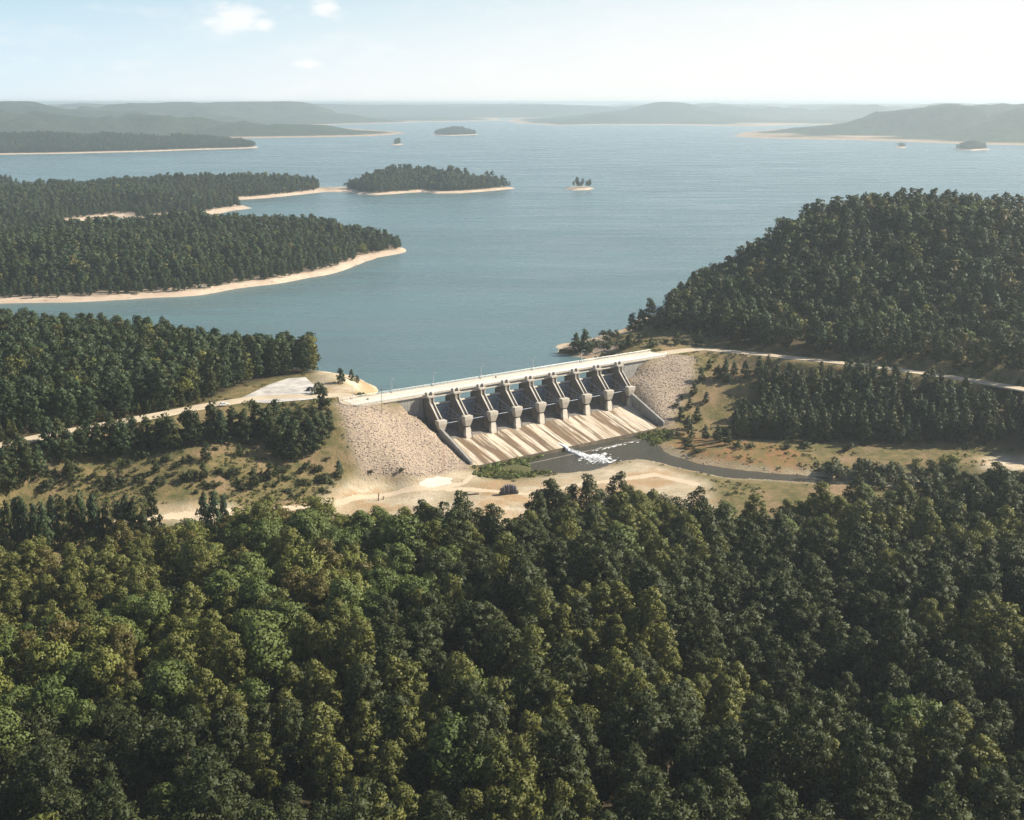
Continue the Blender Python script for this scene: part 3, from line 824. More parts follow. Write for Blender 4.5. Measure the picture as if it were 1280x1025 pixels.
# crest and chute in one slab profile, repeated per bay panel with fine joints
prof_top = [(-6, -6), (-5.2, -4.6), (-4.2, -3.75), (-3, -3.5), (-1.5, -3.7), (1, -4.4), (4, -5.5), (7, -6.5), (10, -7.4), (14, -8.5), (24, -11.1), (34, -13.6)]
pf = flip(prof_top + [(34, -17.5), (-6, -17.5)])
sl = MB()
edges = [PW] 
def slab(x0, x1):
    mb = MB(); n = len(pf)
    vs = [(x0, *p) for p in pf] + [(x1, *p) for p in pf]
    nt_ = len(prof_top)
    fs = [(i, i + 1, i + 1 + n, i + n) for i in range(n - 1)] + [(n - 1, 0, n, 2 * n - 1)]
    fs += [tuple(range(n - 1, -1, -1)), tuple(range(n, 2 * n))]
    return mb.add(vs, fs)
panel = BAY / 2
crest = MB()
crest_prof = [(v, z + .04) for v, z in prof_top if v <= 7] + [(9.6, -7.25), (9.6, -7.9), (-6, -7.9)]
M['crest'] = concrete('wet dark crest concrete', (.20, .175, .15), (.11, .10, .09), .6)  # shade of the gate bays painted in as a darker tone
for k in range(16):
    s_ = slab(k * panel + .04, (k + 1) * panel - .04)
    s_.build('chute_slab', M['chute'], spill)
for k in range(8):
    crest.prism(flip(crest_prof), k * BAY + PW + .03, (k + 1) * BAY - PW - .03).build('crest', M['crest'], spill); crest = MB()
js = MB(); s_ = slab(.02, 116 - .02); s_.v = [(x, y - (0 if True else 0), z - .12) for x, y, z in s_.v]
s_.v = [(x, y - .06 if y < -33.9 else y, z) for x, y, z in s_.v]
M['wet'] = concrete('wet stained lip concrete', (.17, .13, .085), (.08, .065, .045), .7)
s_.build('slab_bed', M['wet'], spill)
# training walls
def tw(x0, x1):
    return MB().prism(flip([(8.5, -10.5), (8.5, -1.0), (10.5, -1.0), (12, -1.6), (34.6, -11.0), (34.6, -18), (24, -18)]), x0, x1)
tw(-1.35, -.05).build('training_wall', M['concrete_grey'], spill, .05)
tw(116.05, 117.35).build('training_wall', M['concrete_grey'], spill, .05)
# end sill standing in the pool in front of the slab
MB().prism(flip([(41, -17.5), (41, -15.0), (41.7, -15.0), (41.7, -17.5)]), 26, 100).build('end_sill', M['concrete'], spill, .05)

# abutment walls
def abut(name, x0, x1, label):
    r = empty(name, (*uv(x0, 0), 0), TH)
    tag(r, label, 'wall')
    L = x1 - x0
    n = 4
    for i in range(n):
        MB().prism(flip([(-15.2, -9), (-15.2, 11.6), (-3.0, 11.6), (-2.4, 2), (-2.0, -9)]), L * i / n + .04, L * (i + 1) / n - .04).build('wall_panel', M['concrete_grey'], r, .04)
    MB().box(0, L, 2.2, 3.3, 11.62, 12.3).build('parapet', M['concrete_pale'], r, .05)
    return r
abut('abutment_wall', -36, -1.6, 'grey concrete abutment wall between the first pier and the car park embankment')
abut('abutment_wall', 117.6, 152, 'grey concrete abutment wall between the last pier and the wooded hill road')

# road bridge
br = empty('road_bridge', (*uv(0, 0), 0), TH)
tag(br, 'long pale concrete road bridge running across the top of the spillway', 'bridge')
MB().box(-37, 153, 3.0, 15.6, 11.7, 12.42).build('deck', M['deck'], br, .05)
gd = MB()
for yv in (3.6, 7.5, 11.4, 15.0):
    gd.box(-1.5, 117.5, yv - .3, yv + .3, 10.91, 11.69)
gd.build('girders', M['concrete_grey'], br)
for y0_ in (2.75, 15.35):
    MB().box(-37, 153, y0_, y0_ + .3, 12.0, 12.85).build('kerb_wall', M['concrete_pale'], br, .04)
    ra = MB()
    for i in range(0, 96): ra.box(-36.8 + i * 2, -36.65 + i * 2, y0_ + .08, y0_ + .2, 12.86, 13.6)
    ra.tube((-37, y0_ + .14, 13.62), (153, y0_ + .14, 13.62), .06, n=5); ra.tube((-37, y0_ + .14, 13.25), (153, y0_ + .14, 13.25), .04, n=5)
    ra.build('railing', M['metal'], br)
sw = MB().box(-1.2, 117.2, .6, 1.4, 11.0, 11.4); sw.build('service_walkway', M['concrete_pale'], br, .04)

# street lamps on the lake side of the bridge
def make_lamp():
    r = empty('street_lamp')
    MB().box(-.22, .22, -.22, .22, 0, .25).build('base', M['concrete_pale'], r)
    MB().tube((0, 0, .25), (0, 0, 6.6), .13, .08).build('pole', M['metal'], r)
    ar = MB().tube((0, 0, 6.5), (0, -.9, 6.9), .06, .05).tube((0, -.9, 6.9), (0, -1.6, 6.95), .05, .05).build('bracket', M['metal'], r)
    h = MB().box(-.2, .2, -2.2, -1.4, 6.85, 7.05).build('lamp_head', M['metal'], r, .05)
    MB().box(-.15, .15, -2.1, -1.5, 6.78, 6.845).build('lens', M['lamp_lens'], h)
    return r
def copy_tree(o, parent=None):
    c_ = o.copy(); sc.collection.objects.link(c_)
    if parent is not None: c_.parent = parent
    for ch in list(o.children): copy_tree(ch, c_)
    return c_
lamp0 = make_lamp()
lamp_lab = ['pale street lamp where the bridge meets the sandy knoll', 'pale street lamp over the left abutment wall, second from the sandy knoll',
            'pale street lamp above the first gates, third from the sandy knoll', 'pale street lamp above the middle gates, beside the dark drum',
            'pale street lamp above the right half of the gates', 'pale street lamp at the wooded hill end of the bridge']
for i, u_ in enumerate((-32, -11, 12, 40, 72, 104)):
    o = lamp0 if i == 0 else copy_tree(lamp0)
    p = uv(u_, -15.0); o.location = (p[0], p[1], 12.42); o.rotation_euler = (0, 0, TH)
    tag(o, lamp_lab[i], 'street lamp', 'street lamps along the bridge')
# drum on the deck
p = uv(47, -12.5)
dr = MB()
for z0, z1, r_ in ((0, .06, .34), (.06, .4, .31), (.4, .46, .34), (.46, .84, .31), (.84, .9, .34)): dr.tube((0, 0, z0), (0, 0, z1), r_, n=14)
o = dr.build('drum', M['drum']); o.location = (p[0], p[1], 12.43)
tag(o, 'small dark drum standing on the bridge deck', 'drum')

# ------------------------------------------------------------------ water jet on the chute
def jet():
    r_ = np.random.default_rng(3)
    mb = MB()
    n, kx = 60, 26
    P = []
    for i in range(n):
        t = i / (n - 1)
        v = 29.5 + t * 25
        w = .55 + 2.9 * t ** 1.3
        zb = np.interp(v, [29.5, 34, 37, 55], [-12.5, -13.45, WZ + .15, WZ - .1])
        hgt = (.14 + .55 * math.sin(math.pi * min(1, t * 1.1)) ** .8) * (1 - .7 * t ** 3)
        for j in range(kx):
            a = math.pi * j / (kx - 1)
            e = (.12 + .25 * t) * (r_.random() - .5)
            P.append((-w * math.cos(a) * (1 + e) + 3.0 * t, -v - r_.normal(0, .35) * t, zb + hgt * math.sin(a) * (.75 + .5 * r_.random())))
    mb.add(P, [(i * kx + j, i * kx + j + 1, (i + 1) * kx + j + 1, (i + 1) * kx + j) for i in range(n - 1) for j in range(kx - 1)])
    for _ in range(700):                              # broken spray at the edges and the far end
        t = .25 + .95 * r_.random() ** .6; v = 29.5 + t * 25; w = .3 + 2.3 * t
        c = (r_.normal(0, w * .55) + 3.0 * t, -v, WZ + .05 + abs(r_.normal(0, .35)) + max(0, 1 - t * 1.6) * 2)
        s = .06 + .22 * r_.random()
        mb.add([(c[0] + s * a, c[1] + s * b_, c[2] + s * d) for a, b_, d in ((1, 0, 0), (-1, 0, 0), (0, 1.8, 0), (0, -1.8, 0), (0, 0, .7), (0, 0, -.6))],
               [(0, 2, 4), (2, 1, 4), (1, 3, 4), (3, 0, 4), (2, 0, 5), (1, 2, 5), (3, 1, 5), (0, 3, 5)])
    return mb
m, nt, b = new_mat('white water')
nt.links.new(ramp(nt, noise(nt, 1.2, 5), [(.3, (.78, .80, .80)), (.7, (.95, .95, .95))]), b.inputs['Base Color']); b.inputs['Roughness'].default_value = .5
b.inputs['Subsurface Weight'].default_value = 0
M['foam'] = m
o = jet().build('water_jet', M['foam'], None, 0, True); o.parent = None
p = uv(53, 0); o.location = (p[0], p[1], 0); o.rotation_euler = (0, 0, TH)
tag(o, 'white jet of water shooting off the chute lip into the pool', 'water jet', kind='stuff')
# foam rafts drifting round the jet
fm = MB(); r_ = np.random.default_rng(8)
for _ in range(620):
    far_ = r_.random() < .2
    u_ = 53 + (r_.normal(4, 3) if not far_ else r_.normal(22, 8)); v_ = (47 + abs(r_.normal(4, 5))) if not far_ else 40.5 + abs(r_.normal(0, 1.6)); s = .08 + r_.random() ** 3 * .55
    a0 = r_.random() * 6
    p = uv(u_, v_)
    if not inside(np.array([p[0]]), np.array([p[1]]), rv)[0]: continue
    k_ = 7
    fm.add([(*(p + AX * s * (.5 + .7 * r_.random()) * math.cos(a0 + 2 * math.pi * i / k_) * 2.4 + NX * s * (.5 + .7 * r_.random()) * math.sin(a0 + 2 * math.pi * i / k_)), WZ + .03 + .0011 * (_ % 60)) for i in range(k_)], [tuple(range(k_))])
tag(fm.build('foam', M['foam']), 'patches of white foam on the dark pool below the spillway', 'foam', kind='stuff')

# ------------------------------------------------------------------ foliage meshes
def leaf_mesh(name, clumps, leaf, per, mat, center, seed, flat=.55, stretch=1.5):
    r_ = np.random.default_rng(seed)
    V_, N_ = [], []
    center = np.array(center)
    for (c, rad) in clumps:
        c = np.array(c); n = per
        d = r_.normal(size=(n, 3)); d[:, 2] += .35; d /= np.linalg.norm(d, axis=1)[:, None]
        pos = c + d * np.array([1, 1, .8]) * rad * (.62 + .45 * r_.random((n, 1)))
        nn = d * flat + r_.normal(size=(n, 3)) * (1 - flat) * .8; nn /= np.linalg.norm(nn, axis=1)[:, None]
        flipm = (nn * d).sum(1) < 0; nn[flipm] *= -1
        t = np.cross(nn, r_.normal(size=(n, 3))); t /= np.linalg.norm(t, axis=1)[:, None]
        bt = np.cross(nn, t)
        s = leaf * (.6 + .8 * r_.random((n, 1)))
        q = np.stack([pos - t * s * stretch * .5, pos + bt * s * -.42, pos + t * s * stretch * .5, pos + bt * s * .42], 1)
        oc = pos - center; oc /= np.linalg.norm(oc, axis=1)[:, None] + 1e-6
        sn = d * .75 + oc * .45 + nn * .25; sn /= np.linalg.norm(sn, axis=1)[:, None]
        V_.append(q.reshape(-1, 3)); N_.append(np.repeat(sn, 4, 0))
    V_ = np.concatenate(V_); N_ = np.concatenate(N_)
    nf = len(V_) // 4
    me = bpy.data.meshes.new(name)
    me.vertices.add(len(V_)); me.vertices.foreach_set('co', V_.astype(np.float32).ravel())
    me.loops.add(nf * 4); me.loops.foreach_set('vertex_index', np.arange(nf * 4, dtype=np.int32))
    me.polygons.add(nf); me.polygons.foreach_set('loop_start', np.arange(0, nf * 4, 4, dtype=np.int32)); me.polygons.foreach_set('loop_total', np.full(nf, 4, np.int32))
    me.update(calc_edges=True)
    me.polygons.foreach_set('use_smooth', np.ones(nf, bool))
    me.normals_split_custom_set(N_.astype(np.float32).tolist())
    me.materials.append(mat)
    return me

def pine_clumps(seed, h=20.0, r=4.4, base=.40, cr=1.35, nper=7, levels=7, dome=True):
    r_ = np.random.default_rng(seed); out = []
    lean = r_.normal(0, .5, 2)
    for i in range(levels):
        t = i / (levels - 1)
        z = h * (base + (1 - base) * (t * .92))
        prof = (math.sin(math.pi * (.16 + .74 * t)) ** .7 * (1 - .22 * t)) if dome else (math.sin(math.pi * (.20 + .80 * t)) ** .8 * (1 - .3 * t) + .05)
        rr = r * prof * (.85 + .3 * r_.random())
        n = max(2, int(round(nper * (.35 + prof * .8))))
        a0 = r_.random() * 6.28
        for k in range(n):
            if r_.random() < .12: continue
            a = a0 + 6.28 * k / n + r_.normal(0, .25)
            q = rr * (.55 + .55 * r_.random())
            out.append(((q * math.cos(a) + lean[0] * t, q * math.sin(a) + lean[1] * t, z + r_.normal(0, .55) - .12 * q), cr * (.7 + .6 * r_.random())))
        if i % 2 == 0 or t > .6: out.append(((r_.normal(0, .5), r_.normal(0, .5), z + .5), cr * 1.1))
    return out
def broad_clumps(seed, h=16.0, r=4.8, cr=1.7, n=44):
    r_ = np.random.default_rng(seed); out = []
    lob = [(r_.normal(0, r * .32), r_.normal(0, r * .32), r_.normal(0, .6)) for _ in range(4)]
    for i in range(n):
        L = lob[i % 4]
        d = r_.normal(size=3); d[2] = abs(d[2]) * 1.1 - .35; d /= np.linalg.norm(d)
        q = (.72 + .32 * r_.random())
        out.append(((L[0] + d[0] * r * .72 * q, L[1] + d[1] * r * .72 * q, h * .64 + L[2] + d[2] * h * .33 * q), cr * (.6 + .6 * r_.random())))
    return out
def trunk_mesh(name, h, r0, clumps, mat, seed, nl=9):
    r_ = np.random.default_rng(seed); mb = MB()
    pts = [(0, 0, -1.2)] + [(r_.normal(0, .12) * i, r_.normal(0, .12) * i, h * i / 4) for i in range(1, 5)]
    for i in range(4):
        mb.tube(pts[i], pts[i + 1], r0 * (1 - i * .22), r0 * (1 - (i + 1) * .22), 7)
    cs = [clumps[i] for i in r_.choice(len(clumps), min(nl, len(clumps)), replace=False)]
    for c, rad in cs:
        z = max(h * .3, c[2] - 1.2 - .25 * math.hypot(c[0], c[1])); z = min(z, h * .95)
        mb.tube((0, 0, z), c, r0 * .25, .04, 5)
    return mb.mesh(name, 0, True)

PINE, BROAD = [], []
for i in range(9):
    tone = ['pine_olive', 'pine_dark', 'pine_brown'][i % 3]
    h = 19 + 1.2 * (i % 4); cl = pine_clumps(100 + i, h, 4.0 + .4 * (i % 3), .38 + .04 * (i % 3), 1.25 + .1 * (i % 2), 8, 7)
    PINE.append((leaf_mesh('crown', cl, .42, 90, LEAF[tone], (0, 0, h * .66), 200 + i), trunk_mesh('trunk', h * .96, .28, cl, M['bark'], i), tone, h))
for i in range(9):
    tone = ['broad_green', 'broad_yellow', 'broad_dark'][i % 3]
    h = 15 + 1.1 * (i % 4); cl = broad_clumps(300 + i, h, 4.3 + .35 * (i % 3))
    BROAD.append((leaf_mesh('crown', cl, .48, 90, LEAF[tone], (0, 0, h * .6), 400 + i, .6, 1.2), trunk_mesh('trunk', h * .8, .30, cl, M['bark'], 50 + i), tone, h))
SHRUB = []
for i in range(6):
    r_ = np.random.default_rng(500 + i)
    cl = [((r_.normal(0, .85), r_.normal(0, .85), .5 + abs(r_.normal(0, .65))), .55 + .35 * r_.random()) for _ in range(11)]
    SHRUB.append((leaf_mesh('foliage', cl, .34, 42, LEAF['shrub' if i < 4 else 'broad_yellow'], (0, 0, .6), 520 + i), trunk_mesh('stem', 1.4, .07, cl, M['bark'], 80 + i, 6)))
YOUNG = []
for i in range(5):
    h = 9.0; cl = pine_clumps(600 + i, h, 2.5, .13, .85, 6, 8, False)
    YOUNG.append((leaf_mesh('crown', cl, .42, 40, LEAF['pine_dark' if i < 3 else 'far'], (0, 0, h * .5), 620 + i), trunk_mesh('trunk', h * .95, .16, cl, M['bark'], 90 + i), h))

# lower-detail trees for the masses
LODS = bpy.data.collections.new('tree_sources')
def src(name, me):
    o = bpy.data.objects.new(name, me); LODS.objects.link(o); return o
lod_names = []
for i in range(10):
    tone = ['far', 'pine_dark', 'pine_olive', 'far', 'broad_dark', 'pine_dark', 'far', 'broad_green', 'broad_yellow', 'pine_brown'][i]
    if i in (4, 7, 8): cl = broad_clumps(700 + i, 15, 4.6, 1.8, 30); me_ = leaf_mesh('s%d' % i, cl, .8, 26, LEAF[tone], (0, 0, 9), 720 + i, .6, 1.2)
    else: cl = pine_clumps(700 + i, 18.5, 4.0, .17, 1.5, 6, 7); me_ = leaf_mesh('s%d' % i, cl, .8, 26, LEAF[tone], (0, 0, 12), 720 + i)
    src('s%d' % i, me_)
SLIM = bpy.data.collections.new('slim_tree_sources')
for i in range(5):
    cl = pine_clumps(760 + i, 15, 3.3, .10, 1.25, 6, 8, False)
    o = bpy.data.objects.new('t%d' % i, leaf_mesh('t%d' % i, cl, .7, 26, LEAF[['pine_dark', 'far', 'pine_dark', 'broad_dark', 'pine_olive'][i]], (0, 0, 8), 780 + i)); SLIM.objects.link(o)
ROCKS = bpy.data.collections.new('rock_sources')
m, nt, b = new_mat('riprap stone')
oi = nt.nodes.new('ShaderNodeObjectInfo')
nt.links.new(ramp(nt, oi.outputs['Random'], [(0, (.25, .20, .165)), (.4, (.41, .33, .275)), (.75, (.48, .40, .34)), (1, (.21, .17, .155))]), b.inputs['Base Color']); b.inputs['Roughness'].default_value = .95
M['stone'] = m
for i in range(4):
    bm = bmesh.new(); bmesh.ops.create_icosphere(bm, subdivisions=1, radius=.55)
    r_ = np.random.default_rng(800 + i)
    for v in bm.verts: v.co = Vector((v.co.x * 1.25, v.co.y, v.co.z * .75)) * (.75 + .5 * r_.random())
    me_ = bpy.data.meshes.new('r%d' % i); bm.to_mesh(me_); bm.free(); me_.materials.append(M['stone'])
    o = bpy.data.objects.new('r%d' % i, me_); ROCKS.objects.link(o)
TUFTS = bpy.data.collections.new('tuft_sources')
for i in range(4):
    r_ = np.random.default_rng(850 + i)
    cl = [((r_.normal(0, .6), r_.normal(0, .6), .25 + abs(r_.normal(0, .25))), .45 + .25 * r_.random()) for _ in range(5)]
    o = bpy.data.objects.new('u%d' % i, leaf_mesh('u%d' % i, cl, .40, 14, LEAF[['shrub', 'broad_green', 'pine_olive', 'broad_yellow'][i]], (0, 0, .2), 860 + i)); TUFTS.objects.link(o)
MARSH = bpy.data.collections.new('marsh_sources')
for i in range(3):
    r_ = np.random.default_rng(880 + i)
    cl = [((r_.normal(0, .7), r_.normal(0, .7), .2 + abs(r_.normal(0, .3))), .45 + .25 * r_.random()) for _ in range(6)]
    o = bpy.data.objects.new('m%d' % i, leaf_mesh('m%d' % i, cl, .40, 14, LEAF[['bright', 'broad_yellow', 'broad_green'][i]], (0, 0, .2), 890 + i)); MARSH.objects.link(o)

def scatter(name, coll, pts, rots, scales, idxs, label, cat):
    """one mass: a point mesh whose geometry nodes put a plant or a stone on every point"""
    me = bpy.data.meshes.new(name)
    n = len(pts)
    me.vertices.add(n); me.vertices.foreach_set('co', np.asarray(pts, np.float32).ravel())
    for nm, ty, arr in (('rz', 'FLOAT', rots), ('sc', 'FLOAT', scales), ('ix', 'INT', idxs)):
        a = me.attributes.new(nm, ty, 'POINT'); a.data.foreach_set('value', np.asarray(arr, np.float32 if ty == 'FLOAT' else np.int32))
    o = link(name, me)
    ng = bpy.data.node_groups.new(name, 'GeometryNodeTree')
    ng.interface.new_socket('Geometry', in_out='INPUT', socket_type='NodeSocketGeometry')
    ng.interface.new_socket('Geometry', in_out='OUTPUT', socket_type='NodeSocketGeometry')
    gi = ng.nodes.new('NodeGroupInput'); go_ = ng.nodes.new('NodeGroupOutput')
    ip = ng.nodes.new('GeometryNodeInstanceOnPoints')
    ci = ng.nodes.new('GeometryNodeCollectionInfo'); ci.inputs['Collection'].default_value = coll; ci.inputs['Separate Children'].default_value = True; ci.inputs['Reset Children'].default_value = True
    def na(nm, ty):
        q = ng.nodes.new('GeometryNodeInputNamedAttribute'); q.data_type = ty; q.inputs['Name'].default_value = nm
        return q.outputs['Attribute']
    L = ng.links
    L.new(gi.outputs[0], ip.inputs['Points']); L.new(ci.outputs[0], ip.inputs['Instance'])
    ip.inputs['Pick Instance'].default_value = True
    L.new(na('ix', 'INT'), ip.inputs['Instance Index'])
    cxyz = ng.nodes.new('ShaderNodeCombineXYZ'); L.new(na('rz', 'FLOAT'), cxyz.inputs['Z'])
    e2r = ng.nodes.new('FunctionNodeEulerToRotation'); L.new(cxyz.outputs[0], e2r.inputs[0]); L.new(e2r.outputs[0], ip.inputs['Rotation'])
    L.new(na('sc', 'FLOAT'), ip.inputs['Scale'])
    L.new(ip.outputs[0], go_.inputs[0])
    md = o.modifiers.new('scatter', 'NODES'); md.node_group = ng
    tag(o, label, cat, kind='stuff')
    return o

def jitter_grid(x0, x1, y0, y1, s, r_, skip=0.0, jit=.42):
    X, Y = np.meshgrid(np.arange(x0, x1, s), np.arange(y0, y1, s))
    X = X + (np.arange(X.shape[0]) % 2)[:, None] * s * .5
    X = X + r_.uniform(-jit, jit, X.shape) * s; Y = Y + r_.uniform(-jit, jit, Y.shape) * s
    k = r_.random(X.shape) >= skip
    return X[k], Y[k]

# ------------------------------------------------------------------ the near forest
r_ = np.random.default_rng(11)
x, y = jitter_grid(-330, 420, 170, 470, 6.7, r_, .05)
z = ground(x, y)
px, py = proj(x, y, z)
k = inside(px, py, forest_edge) & (px > -160) & (px < 1560) & (py < 1240)
x, y, z, px, py = x[k], y[k], z[k], px[k], py[k]
stand = fbm(x, y, 60, 77, 3)
isp = r_.random(len(x)) < np.clip((stand - .34) * 3.2 + .1, .15, .9)
tone_n = fbm(x, y, 45, 99, 3)
gv = .72 + .54 * fbm(x, y, 30, 63, 3)                # groups of taller and of shorter trees
vis = (px > -40) & (px < 1320) & (py > 560) & (py < 1100)
dist = np.sqrt(x ** 2 + y ** 2 + (CAMZ - z) ** 2)
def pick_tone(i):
    # darker tree tones mimic shade towards the bottom and the right
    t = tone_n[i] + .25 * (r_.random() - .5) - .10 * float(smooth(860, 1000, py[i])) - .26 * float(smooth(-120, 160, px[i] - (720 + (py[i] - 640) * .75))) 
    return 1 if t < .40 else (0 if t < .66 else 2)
taken = np.zeros(len(x), bool)
def zone_words(pxv, pyv):
    edge = pyv < 760
    if edge: return 'at the clearing edge of the near forest' if pxv < 900 else 'in the near forest beside the river'
    if pxv > 760 + (pyv - 640) * .8: return 'in the shaded hollow of the near forest'
    if pyv > 960: return 'along the near foot of the forest'
    return 'in the middle of the near forest'
PT = ['olive rounded pine', 'dark green pine', 'brownish pine']
BT = ['green broadleaf tree', 'dark broadleaf tree', 'yellow green broadleaf tree']
BI = [0, 2, 1]
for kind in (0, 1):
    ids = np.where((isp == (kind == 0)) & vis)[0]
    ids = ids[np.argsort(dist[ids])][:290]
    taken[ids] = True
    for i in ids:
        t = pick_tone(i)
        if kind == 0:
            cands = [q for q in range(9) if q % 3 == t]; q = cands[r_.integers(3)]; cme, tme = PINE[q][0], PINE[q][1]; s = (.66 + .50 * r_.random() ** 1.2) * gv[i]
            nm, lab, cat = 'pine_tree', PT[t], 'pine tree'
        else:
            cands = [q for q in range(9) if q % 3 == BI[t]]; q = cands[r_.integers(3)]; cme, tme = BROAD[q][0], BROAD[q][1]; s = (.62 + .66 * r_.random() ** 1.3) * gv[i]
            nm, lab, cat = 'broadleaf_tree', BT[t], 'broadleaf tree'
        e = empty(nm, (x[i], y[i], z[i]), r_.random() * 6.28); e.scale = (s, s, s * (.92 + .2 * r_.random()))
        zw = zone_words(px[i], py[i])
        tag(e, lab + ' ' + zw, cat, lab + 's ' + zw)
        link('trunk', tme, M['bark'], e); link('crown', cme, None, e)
# remaining near trees: one mass, same detailed tree shapes
NEARSRC = bpy.data.collections.new('near_sources')
for q in range(9):
    o = bpy.data.objects.new('a%d' % q, PINE[q][0]); NEARSRC.objects.link(o)
for q in range(9):
    o = bpy.data.objects.new('b%d' % q, BROAD[q][0]); NEARSRC.objects.link(o)
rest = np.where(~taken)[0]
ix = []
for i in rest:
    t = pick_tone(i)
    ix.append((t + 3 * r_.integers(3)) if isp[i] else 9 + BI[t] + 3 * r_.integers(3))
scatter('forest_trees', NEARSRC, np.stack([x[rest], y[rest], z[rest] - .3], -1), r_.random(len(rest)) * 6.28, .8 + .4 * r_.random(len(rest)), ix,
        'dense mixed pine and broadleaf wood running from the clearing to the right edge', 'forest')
print('near forest', len(x), 'individual', taken.sum())

# ------------------------------------------------------------------ forests on the banks, hill, peninsulas
def pick_idx(n, probs):
    return r_.choice(10, n, p=np.array(probs) / sum(probs))
x, y = jitter_grid(-470, -60, 400, 800, 6.6, r_, .04)
z = ground(x, y); px, py = proj(x, y, z)
k = inside(px, py, forest_left) & (z > 2.0) & (seg_dist(x, y, road_left) > 5.5) & (px > -200)
x, y, z = x[k], y[k], z[k]
scatter('bank_forest', LODS, np.stack([x, y, z - .3], -1), r_.random(len(x)) * 6.28, .74 + .36 * r_.random(len(x)), pick_idx(len(x), [4, 3, .4, 4, 1, 3, 4, .8, .3, .2]),
        'dense green pine wood between the left road and the lake', 'forest')
x, y = jitter_grid(-330, -60, 430, 760, 3.4, r_, .15)
z = ground(x, y); px, py = proj(x, y, z); d_ = seg_dist(x, y, road_left)
k = inside(px, py, forest_left) & (z > 2.0) & (d_ > 5.2) & (d_ < 17) & (px < 300)
scatter('forest_edge_thicket', SLIM, np.stack([x[k], y[k], z[k] - .3], -1), r_.random(k.sum()) * 6.28, .20 + .28 * r_.random(k.sum()), r_.choice(5, k.sum()), 'low thicket of saplings between the left road and the tall pines', 'thicket')
x, y = jitter_grid(60, 640, 470, 1060, 5.7, r_, .05)
z = ground(x, y); px, py = proj(x, y, z)
dr_ = seg_dist(x, y, road_right)
kr = inside(px, py, forest_right) & (dr_ > 4.8) & (z < 13) & (y < 650)
opn = fbm(x, y, 40, 55, 3)
kr &= (opn < .62) | (px > 960)
scatter('right_bank_forest', SLIM, np.stack([x[kr], y[kr], z[kr] - .3], -1), r_.random(kr.sum()) * 6.28, (.62 + .42 * r_.random(kr.sum())) * (.5 + .5 * np.maximum(smooth(6, 34, dr_[kr]), smooth(1010, 1060, px[kr]) * (.55 + .45 * (vnoise(x[kr], y[kr], 18, 3) > .4)))), r_.choice(5, kr.sum(), p=[.34, .2, .28, .12, .06]),
        'dark young pine wood on the slope below the right road', 'forest')
hl = (dr_ > 9) & (z > 2.5) & (((px > 905 - (440 - py) * .1) & (py < 470) & (z > 12.6)) | ((px > 795) & (py < 425) & (y > 690) & (px > 1000 - (py - 380) * -2)) | ((y > 730) & (x > 75)))
hl &= ~((opn > .60) & (z < 40) & (px > 1000)) & ~((px < 838) & (py > 372))
x, y, z = x[hl], y[hl], z[hl]
scatter('hill_forest', LODS, np.stack([x, y, z - .3], -1), r_.random(len(x)) * 6.28, (.60 + .50 * r_.random(len(x)) ** 1.2) * (.62 + .78 * fbm(x, y, 38, 62, 3)), pick_idx(len(x), [2, 4, .6, 2, 5, 4, 2, 1.8, .5, .6]),
        'dark mixed wood covering the rounded hill right of the dam', 'forest')
print('hill', len(x), 'right bank', kr.sum())
def plant_land(name, lname, spacing, smin, label, sc0=.85, sc1=.55, zmin=2.2, thin=0.04, pxmax=1340):
    X, Y, hz, s, res = LANDS[lname]
    x, y = jitter_grid(X.min(), X.max(), Y.min(), Y.max(), spacing, r_, thin)
    i = np.clip(((x - X[0, 0]) / res), 0, X.shape[1] - 1.01); j = np.clip(((y - Y[0, 0]) / res), 0, X.shape[0] - 1.01)
    i0, j0 = i.astype(int), j.astype(int)
    zz = hz[j0, i0] * (1 - (i - i0)) + hz[j0, np.minimum(i0 + 1, X.shape[1] - 1)] * (i - i0); ss = s[j0, i0]
    px, py = proj(x, y, zz)
    k = (ss > smin + 11 * (fbm(x, y, 32, 5, 3) - .35)) & (zz > zmin) & (px > -60) & (px < pxmax)
    x, y, zz, ss = x[k], y[k], zz[k], ss[k]
    n = len(x)
    if n == 0: return
    scatter(name, LODS, np.stack([x, y, zz - .3], -1), r_.random(n) * 6.28, (sc0 + sc1 * r_.random(n)) * (.55 + .45 * smooth(0, 60, ss)) * (.62 + .76 * fbm(x, y, 34, 61, 3)), pick_idx(n, [5, 3, .4, 5, 1, 3, 5, .8, .2, .1]), label, 'forest')
    print(name, n)
plant_land('peninsula_forest', 'near_peninsula', 6.6, 2, 'green pine wood on the nearest sandy-edged peninsula', .68, .42)
plant_land('far_peninsula_forest', 'second_peninsula', 7.2, 13, 'green pine wood on the farther peninsula with sandy bays', .70, .42, pxmax=398)
plant_land('island_forest', 'wooded_island', 7.4, 3, 'pine wood on the long island with a pale sandy shore')
plant_land('west_point_forest', 'west_point', 8, 14, 'low trees on the sandy point at the far left')
plant_land('spit_forest', 'wooded_spit', 9.5, 16, 'hazy blue-green wood on the long far spit at left', .9, .4)
plant_land('small_island_forest', 'small_round_island', 8, 9, 'trees on the tiny hazy island right of the far spit')
plant_land('long_island_forest', 'long_low_island', 10, 12, 'hazy wood on the long low island far up the lake', 1, .4)
plant_land('east_island_forest', 'east_low_island', 8, 8, 'hazy trees on the low island before the right hills')
plant_land('east_islet_trees', 'east_islet', 9, 8, 'few hazy trees on the tiny islet before the right hills', zmin=1.2)

